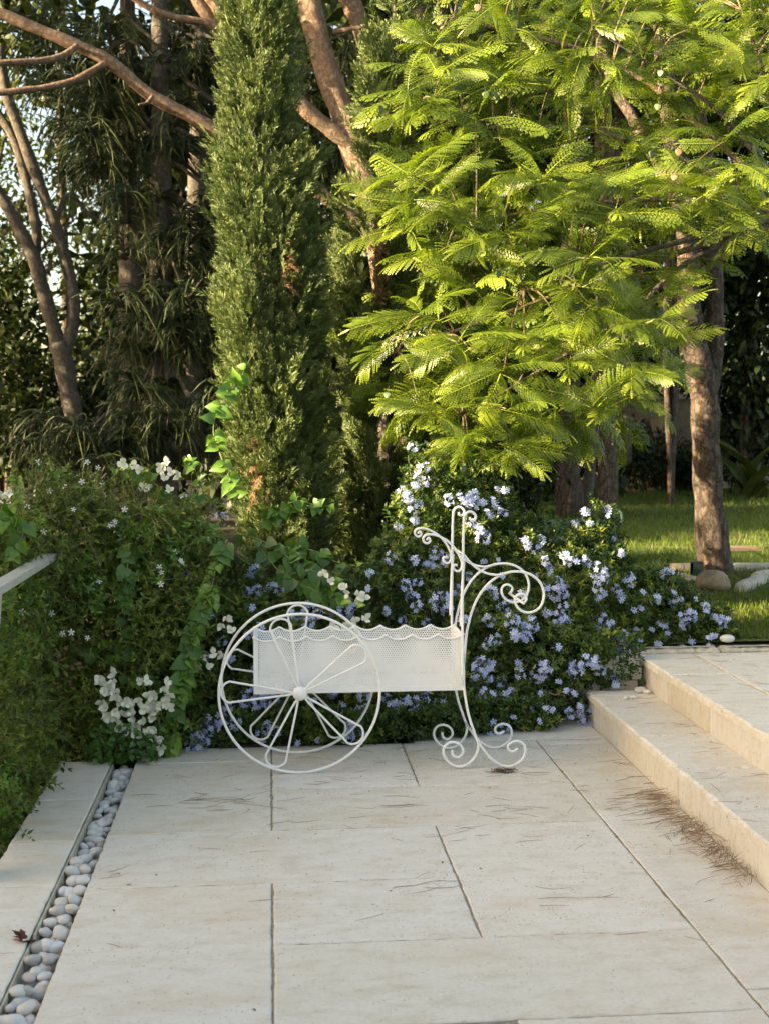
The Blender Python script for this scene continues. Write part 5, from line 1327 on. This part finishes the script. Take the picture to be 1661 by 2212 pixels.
# ------------------------------------------------------------------ unseen trees added left of the view to throw shade across the garden
for k, (x, y, zc, rx, rz, lab) in enumerate([(-8.0, 6.6, 2.0, 1.15, 1.7, 'low unseen evergreen added for shade left of the terrace, smallest of the row'), (-8.0, 10.4, 3.6, 1.9, 3.2, 'dense unseen evergreen added for shade left of the terrace, nearest of three'), (-9.4, 16.2, 4.2, 2.0, 3.4, 'dense unseen evergreen added for shade left of the terrace, middle of three'), (-10.5, 21.0, 4.2, 2.2, 3.6, 'dense unseen evergreen added for shade left of the terrace, farthest of three')]):
    leafy('added_shade_tree', lab, (x, y, -.4), [((x, y, zc), (rx, rx, rz)), ((x + .3, y + .2, zc + .35 * rz), (rx * .8, rx * .8, rz * .7)), ((x - .4, y - .4, zc - 1.0), (rx * .9, rx * .9, rz * .7))], 9000, .2, 'back_leaf', seed=90 + k)
# needle crown of the big pine, added unseen above the view to block sky light
rng = np.random.default_rng(91)
k = 16000; c = np.stack([rng.uniform(-7, 7, 120), rng.uniform(8.8, 19, 120), rng.uniform(5.4, 8.5, 120)], 1)
i = rng.integers(0, 120, k); p = c[i] + nrm(rng.normal(0, 1, (k, 3))) * rng.uniform(.2, 1, (k, 1)) * [1.1, 1.1, .5]
bag = Bag(); scatter(bag, NARROW_T * [1.4, 1, 1], NARROW_F, frames(rng.normal(0, 1, (k, 3)), rng.normal(0, 1, (k, 3))), p, rng.uniform(.2, .38, k), np.clip(rng.normal(.5, .2, k), 0, 1))
bag.obj('crown', M['pine_needle'], pine)

# ------------------------------------------------------------------ railing on the coping
rail = empty('handrail', (-.95, 4.0, 0), 'flat steel handrail with cable infill disappearing into the jasmine', 'railing')
zr = .92
b = Bag(); box(b, (-.985, .5, zr - .028), (-.925, 5.45, zr)); b.obj('top_rail', M['steel'], rail)
for y in (4.38, 2.9, 1.3):
    b = Bag(); V = np.array([(-.96, y - .62, -.4), (-.95, y - .62, -.4), (-.95, y - .50, -.4), (-.96, y - .50, -.4), (-.96, y - .02, zr - .03), (-.95, y - .02, zr - .03), (-.95, y + .09, zr - .03), (-.96, y + .09, zr - .03)])
    b.add(V, np.array([(0, 3, 2, 1), (4, 5, 6, 7), (0, 1, 5, 4), (1, 2, 6, 5), (2, 3, 7, 6), (3, 0, 4, 7)])); b.obj('post', M['steel'], rail)
for z in (.25, .48, .70):
    V, Fs = tube(np.array([(-.955, .5, z), (-.955, 3, z - .002), (-.955, 5.4, z)]), .0018, 6); b = Bag(); b.add(V, Fs); b.obj('cable', M['dark_metal'], rail, True)

# ------------------------------------------------------------------ boulders, stone rollers, bollard, bench
def rock(name, label, p, s, seed, mat='boulder', cat='boulder'):
    u, v = np.linspace(0, 2 * PI, 28, endpoint=False), np.linspace(0, PI, 16); uu, vv = np.meshgrid(u, v, indexing='ij')
    S = np.stack([np.sin(vv) * np.cos(uu), np.sin(vv) * np.sin(uu), np.cos(vv)], -1).reshape(-1, 3)
    S = S * (1 + .12 * wob(S, 1.5, seed) + .04 * wob(S, 5, seed + 1))[:, None] * s
    i, j = np.meshgrid(np.arange(28), np.arange(15), indexing='ij')
    q = np.stack([i * 16 + j, i * 16 + j + 1, ((i + 1) % 28) * 16 + j + 1, ((i + 1) % 28) * 16 + j], -1).reshape(-1, 4)
    return tag(link(name, mesh(name, S, q, M[mat], smooth=True), None, p), label, cat)
p = atZ(1547, 1281, .34); rock('boulder', 'rounded tan boulder at the foot of the forked pine', (p[0], p[1] + .08, .40), np.array([.115, .11, .085]), 3)
def roller(label, a, c, r):
    P = np.linspace(a, c, 9); rr = r * np.array([.55, .93, 1, 1.02, 1, 1.01, 1, .93, .55]); V, Fs = tube(P, rr, 16); V[:, :] += .004 * wob(V, 14, 5)[:, None]
    b = Bag(); b.add(V, Fs); tag(b.obj('stone_roller', M['curbstone'], None, True), label, 'stone', 'stones around the forked pine')
a, c = atZ(1455, 1250, .36), atZ(1508, 1262, .36); roller('short cylindrical stone lying left of the boulder behind the flowers', a, c, .055)
a, c = atZ(1592, 1275, .36), atZ(1655, 1252, .36); roller('cylindrical stone lying right of the boulder', a, c, .055)
a, c = atZ(1625, 1252, .36), atZ(1690, 1240, .36); roller('cylindrical stone lying behind the right one at the picture edge', a, c, .055)
a, c = atZ(1452, 1238, .35), atZ(1760, 1236, .35)
b = Bag(); limb(b, [a + [0, .05, .02], (a + c) / 2 + [0, .05, .02], c + [0, .05, .02]], [.05, .052, .05], 12, .03); tag(b.obj('kerb', M['curbstone'], None, True), 'long pale rounded kerb stone behind the forked pine', 'kerb')
p = atZ(1503, 1252, .34); b = Bag(); w = .035
for k in range(6):
    box(b, (p[0] - w + k * .0117, p[1] - w, .3), (p[0] - w + k * .0117 + .009, p[1] + w, .3 + .175))
box(b, (p[0] - w, p[1] - w + .004, .3), (p[0] + w, p[1] + w - .004, .466)); tag(b.obj('bollard_light', M['dark_metal']), 'small dark ribbed bollard light beside the forked pine', 'bollard')
# pale concrete edgings across the lawn
for y, x0, x1, lab in ((10.9, 2.0, 14, 'thin edging line across the lawn behind the forked pine'),):
    b = Bag(); box(b, (x0, y, .2), (x1, y + .05, .366 if y > 9 else .338)); tag(b.obj('lawn_edging', M['garden_wall']), lab, 'edging')
# garden bench half hidden behind the flowers
bn = empty('garden_bench', atZ(1250, 1200, .34), 'dark green iron garden bench half hidden behind the flowers', 'bench')
yb = 9.9
def mt(name, pts, r=.009): 
    V, Fs = tube(np.array(pts), r, 6); b = Bag(); b.add(V, Fs); b.obj(name, M['bench'], bn, True)
M['bench'] = plain_mat('green_bench_paint', (.12, .22, .18), .5, .15, 20)
xa, xb = atY(1090, 1150, yb)[0], atY(1318, 1150, yb)[0]; zs = .76; 
for z in (atY(1200, 1128, yb)[2], atY(1200, 1142, yb)[2]):
    b = Bag(); box(b, (xa, yb, z - .02), (xb, yb + .02, z + .02)); b.obj('back_rail', M['bench'], bn)
for k in range(9):
    x = xa + (xb - xa) * k / 8; mt('back_slat', [(x, yb + .01, .55), (x, yb + .02, atY(1200, 1128, yb)[2])], .006)
b = Bag(); box(b, (xa, yb - .38, .55), (xb, yb - .02, .575)); b.obj('seat', M['bench'], bn)
for x in (xa + .03, xb - .03):
    for y in (yb - .36, yb - .03): mt('leg', [(x, y, .3), (x, y, .55)], .012)
    mt('armrest', catmull([(x, yb, .82), (x, yb - .2, .80), (x, yb - .4, .78), (x, yb - .42, .70), (x, yb - .37, .68)], 5), .010)

# ------------------------------------------------------------------ litter
rng = np.random.default_rng(33)
def needles(P, ang, ln, r, z, tone, bend=.25):
    n = len(P); m = 6; s = np.linspace(-.5, .5, m)
    d = np.stack([np.cos(ang), np.sin(ang)], 1); nn = np.stack([-d[:, 1], d[:, 0]], 1)
    kb = rng.normal(0, bend, n)
    xy = P[:, None] + d[:, None] * (ln[:, None] * s)[..., None] + nn[:, None] * ((kb * ln)[:, None] * (s**2 - .08))[..., None]
    zz = z[:, None] + np.abs(rng.normal(0, .002, (n, 1))) + (rng.normal(0, .12, n) * ln)[:, None] * np.maximum(s, 0)
    Pc = np.concatenate([xy, np.maximum(zz, r)[..., None]], -1)
    T = nrm(np.gradient(Pc, axis=1)); A = nrm(np.cross(T, [0, 0, 1.0])); B_ = np.cross(T, A); rad = r * np.array([.6, .9, 1, 1, .8, .4])
    ring = np.stack([Pc + rad[None, :, None] * (math.cos(q) * A + math.sin(q) * B_) for q in (0, 2.094, 4.189)], 2)
    ii = np.arange(m - 1)[:, None]; jj = np.arange(3)[None]
    q = np.stack([ii * 3 + jj, ii * 3 + (jj + 1) % 3, (ii + 1) * 3 + (jj + 1) % 3, (ii + 1) * 3 + jj], -1).reshape(-1, 4)
    return ring.reshape(-1, 3), (q[None] + (np.arange(n) * m * 3)[:, None, None]).reshape(-1, 4), np.repeat(tone, m * 3)
# scattered needles and twigs on the paving, thicker towards the bed
n = 90; X = rng.uniform(-.55, 1.55, n); Yn_ = 3.0 + 2.6 * rng.uniform(0, 1, n)**.45
bag = Bag(); bag.add(*needles(np.stack([X, Yn_], 1), rng.normal(0, .6, n), rng.uniform(.04, .12, n), .0008, np.full(n, .001), np.clip(rng.normal(.6, .25, n), 0, 1)))
cl = np.array([atZ(x, y, 0)[:2] for x, y in [(430, 1725), (470, 1745), (520, 1735), (400, 1740), (560, 1730), (850, 1740), (1000, 1790), (640, 1770), (880, 1920), (950, 1910), (1250, 1930), (1060, 1750), (680, 1690), (1180, 1680), (1380, 1690), (1330, 1650), (1430, 1640)]])
i = rng.integers(0, len(cl), 60); bag.add(*needles(cl[i] + rng.normal(0, .05, (60, 2)), rng.normal(0, .35, 60), rng.uniform(.06, .15, 60), .0009, np.full(60, .002), np.clip(rng.normal(.6, .2, 60), 0, 1)))
n = 30; X = rng.uniform(XF, XG - .02, n); bag.add(*needles(np.stack([X, rng.uniform(3.6, 5.9, n)], 1), rng.normal(0, .7, n), rng.uniform(.05, .12, n), .0008, np.full(n, .157), np.clip(rng.normal(.6, .2, n), 0, 1)))
n = 26; X = rng.uniform(XG, 2.6, n); bag.add(*needles(np.stack([X, rng.uniform(4.6, 6.05, n)], 1), rng.normal(0, .7, n), rng.uniform(.05, .14, n), .0008, np.full(n, .307), np.clip(rng.normal(.6, .2, n), 0, 1)))
tag(bag.obj('pine_needle_litter', M['litter']), 'loose brown pine needles scattered over paving and steps', 'pine needles', kind='stuff')
# the drift against the lower step
n = 300; t = rng.beta(1.5, 1.6, n); yy = 3.72 + t * 1.15; off = np.abs(rng.normal(0, 1, n)) * np.interp(yy, [3.6, 4.0, 4.5, 4.9], [.05, .055, .10, .09])
X = XF - .006 - off; ang = rng.normal(.9, .5, n) * np.where(yy > 4.35, .35, 1.0); lnn = rng.uniform(.05, .13, n)
X = np.minimum(X, XF - .006 - np.abs(np.cos(ang)) * lnn * .5)
bag = Bag(); bag.add(*needles(np.stack([X, yy], 1), ang, lnn, .0012, rng.uniform(.001, .045, n) * np.exp(-off * 8), np.clip(rng.normal(.9, .22, n), 0, 1)))
tag(bag.obj('needle_drift', M['litter']), 'brown drift of dry pine needles piled against the lower step', 'pine needles', kind='stuff')
# dark specks and flakes
n = 1700; X = rng.uniform(-.58, 1.56, n); Yn_ = 2.95 + 2.66 * rng.uniform(0, 1, n)**.5
z = np.zeros(n) + .0012
X2 = rng.uniform(XF, XG, 260); X3 = rng.uniform(XG + .01, 2.8, 300)
X = np.concatenate([X, X2, X3]); Yn_ = np.concatenate([Yn_, rng.uniform(3.4, 5.9, 260), rng.uniform(4, 6.05, 300)]); z = np.concatenate([z, np.full(260, .1565), np.full(300, .3065)])
X = np.concatenate([X, rng.uniform(-.685, -.60, 150)]); Yn_ = np.concatenate([Yn_, rng.uniform(2.9, 5.4, 150)]); z = np.concatenate([z, rng.uniform(-.03, .004, 150)])
n = len(X); D = np.stack([rng.normal(0, 1, n), rng.normal(0, 1, n), np.abs(rng.normal(0, .15, n))], 1)
bag = Bag(); scatter(bag, LEAF2_T * [.8, 1, 1], LEAF2_F, frames(D), np.stack([X, Yn_, z], 1), rng.uniform(.003, .009, n) * np.where(rng.random(n) < .04, 2.2, 1), np.clip(rng.normal(.25, .25, n), 0, 1))
tag(bag.obj('leaf_litter', M['litter']), 'tiny dark leaf flakes and specks scattered over the stone', 'leaf litter', kind='stuff')
# small bird-nest of roots on the near foot of the cart
n = 90; c0 = atZ(1085, 1664, .01); P = c0[:2] + rng.normal(0, 1, (n, 2)) * [.028, .008]
bag = Bag(); bag.add(*needles(P, rng.uniform(0, 6, n), rng.uniform(.015, .045, n), .0012, rng.uniform(.002, .016, n), np.clip(rng.normal(.1, .1, n), 0, 1), .8))
tag(bag.obj('dry_root_tuft', M['litter']), 'tuft of dry dark roots caught under the cart foot', 'debris')
# dark red weed in the pebble channel
wd = empty('red_weed', atZ(55, 2040, -.02), 'small dark red weed growing among the pebbles', 'weed')
M['redleaf'] = leaf_mat('red_leaf', [(0, (.05, .035, .025)), (.5, (.12, .03, .025)), (1, (.26, .06, .05))], .2, .5)
for k in range(10):
    a = k * .66; T, Fq = ovate(.38, .2, .3, 6); T = T.copy(); T[:, 0] *= 1 + .35 * np.sin(T[:, 1] * 22)
    b = Bag(); d = np.array([math.cos(a), math.sin(a), rng.uniform(.3, 1.2)]); scatter(b, T, Fq, frames(d[None]), atZ(55, 2040, -.01)[None] + rng.normal(0, .003, (1, 3)), rng.uniform(.035, .062), rng.uniform(0, 1)); b.obj('leaf', M['redleaf'], wd, True)

# ------------------------------------------------------------------ grass on the lawn
rng = np.random.default_rng(34)
n = 46000; Yg = 6.35 + 13.5 * rng.uniform(0, 1, n)**1.6; Xg = Yg * rng.uniform(.18, .46, n)
k1 = wob(np.stack([Xg, Yg], 1), 1.2, 3) < .75; Xg, Yg = Xg[k1], Yg[k1]; n = len(Xg)
zg = np.interp(Yg, [6.2, 7.3, 9], [.315, .335, .36])
GT = np.array([(-.06, 0, 0), (.06, 0, 0), (.035, .6, -.05), (-.035, .6, -.05), (0, 1, -.2)]); GQ = [np.array([(0, 1, 2, 3)]), np.array([(3, 2, 4)])]
D = nrm(np.array([0, 0, 1.0]) + rng.normal(0, .35, (n, 3)))
bag = Bag(); scatter(bag, GT, GQ, frames(D, rng.normal(0, 1, (n, 3))), np.stack([Xg, Yg, zg], 1), rng.uniform(.03, .06, n) * (1 + (Yg - 7) * .05), np.clip(rng.normal(.5, .2, n), 0, 1))
tag(bag.obj('lawn_grass', M['grass']), 'short green blades of the lawn', 'grass', kind='stuff')

for o in bpy.data.objects:
    g = {'italian_cypress': 'cypresses behind the cart', 'pine_tree': 'pine trees around the lawn', 'slender_tree': 'slender trunks in the background', 'added_shade_tree': 'unseen trees added for shade left of the terrace',
         'garden_bush': 'bushes along the garden wall', 'broadleaf_tree': 'background broadleaf trees', 'drooping_conifer': 'drooping conifers', 'dark_shrub': 'dark shrubs behind the flowers'}.get(o.name.split('.')[0])
    if g and o.parent is None: o['group'] = g
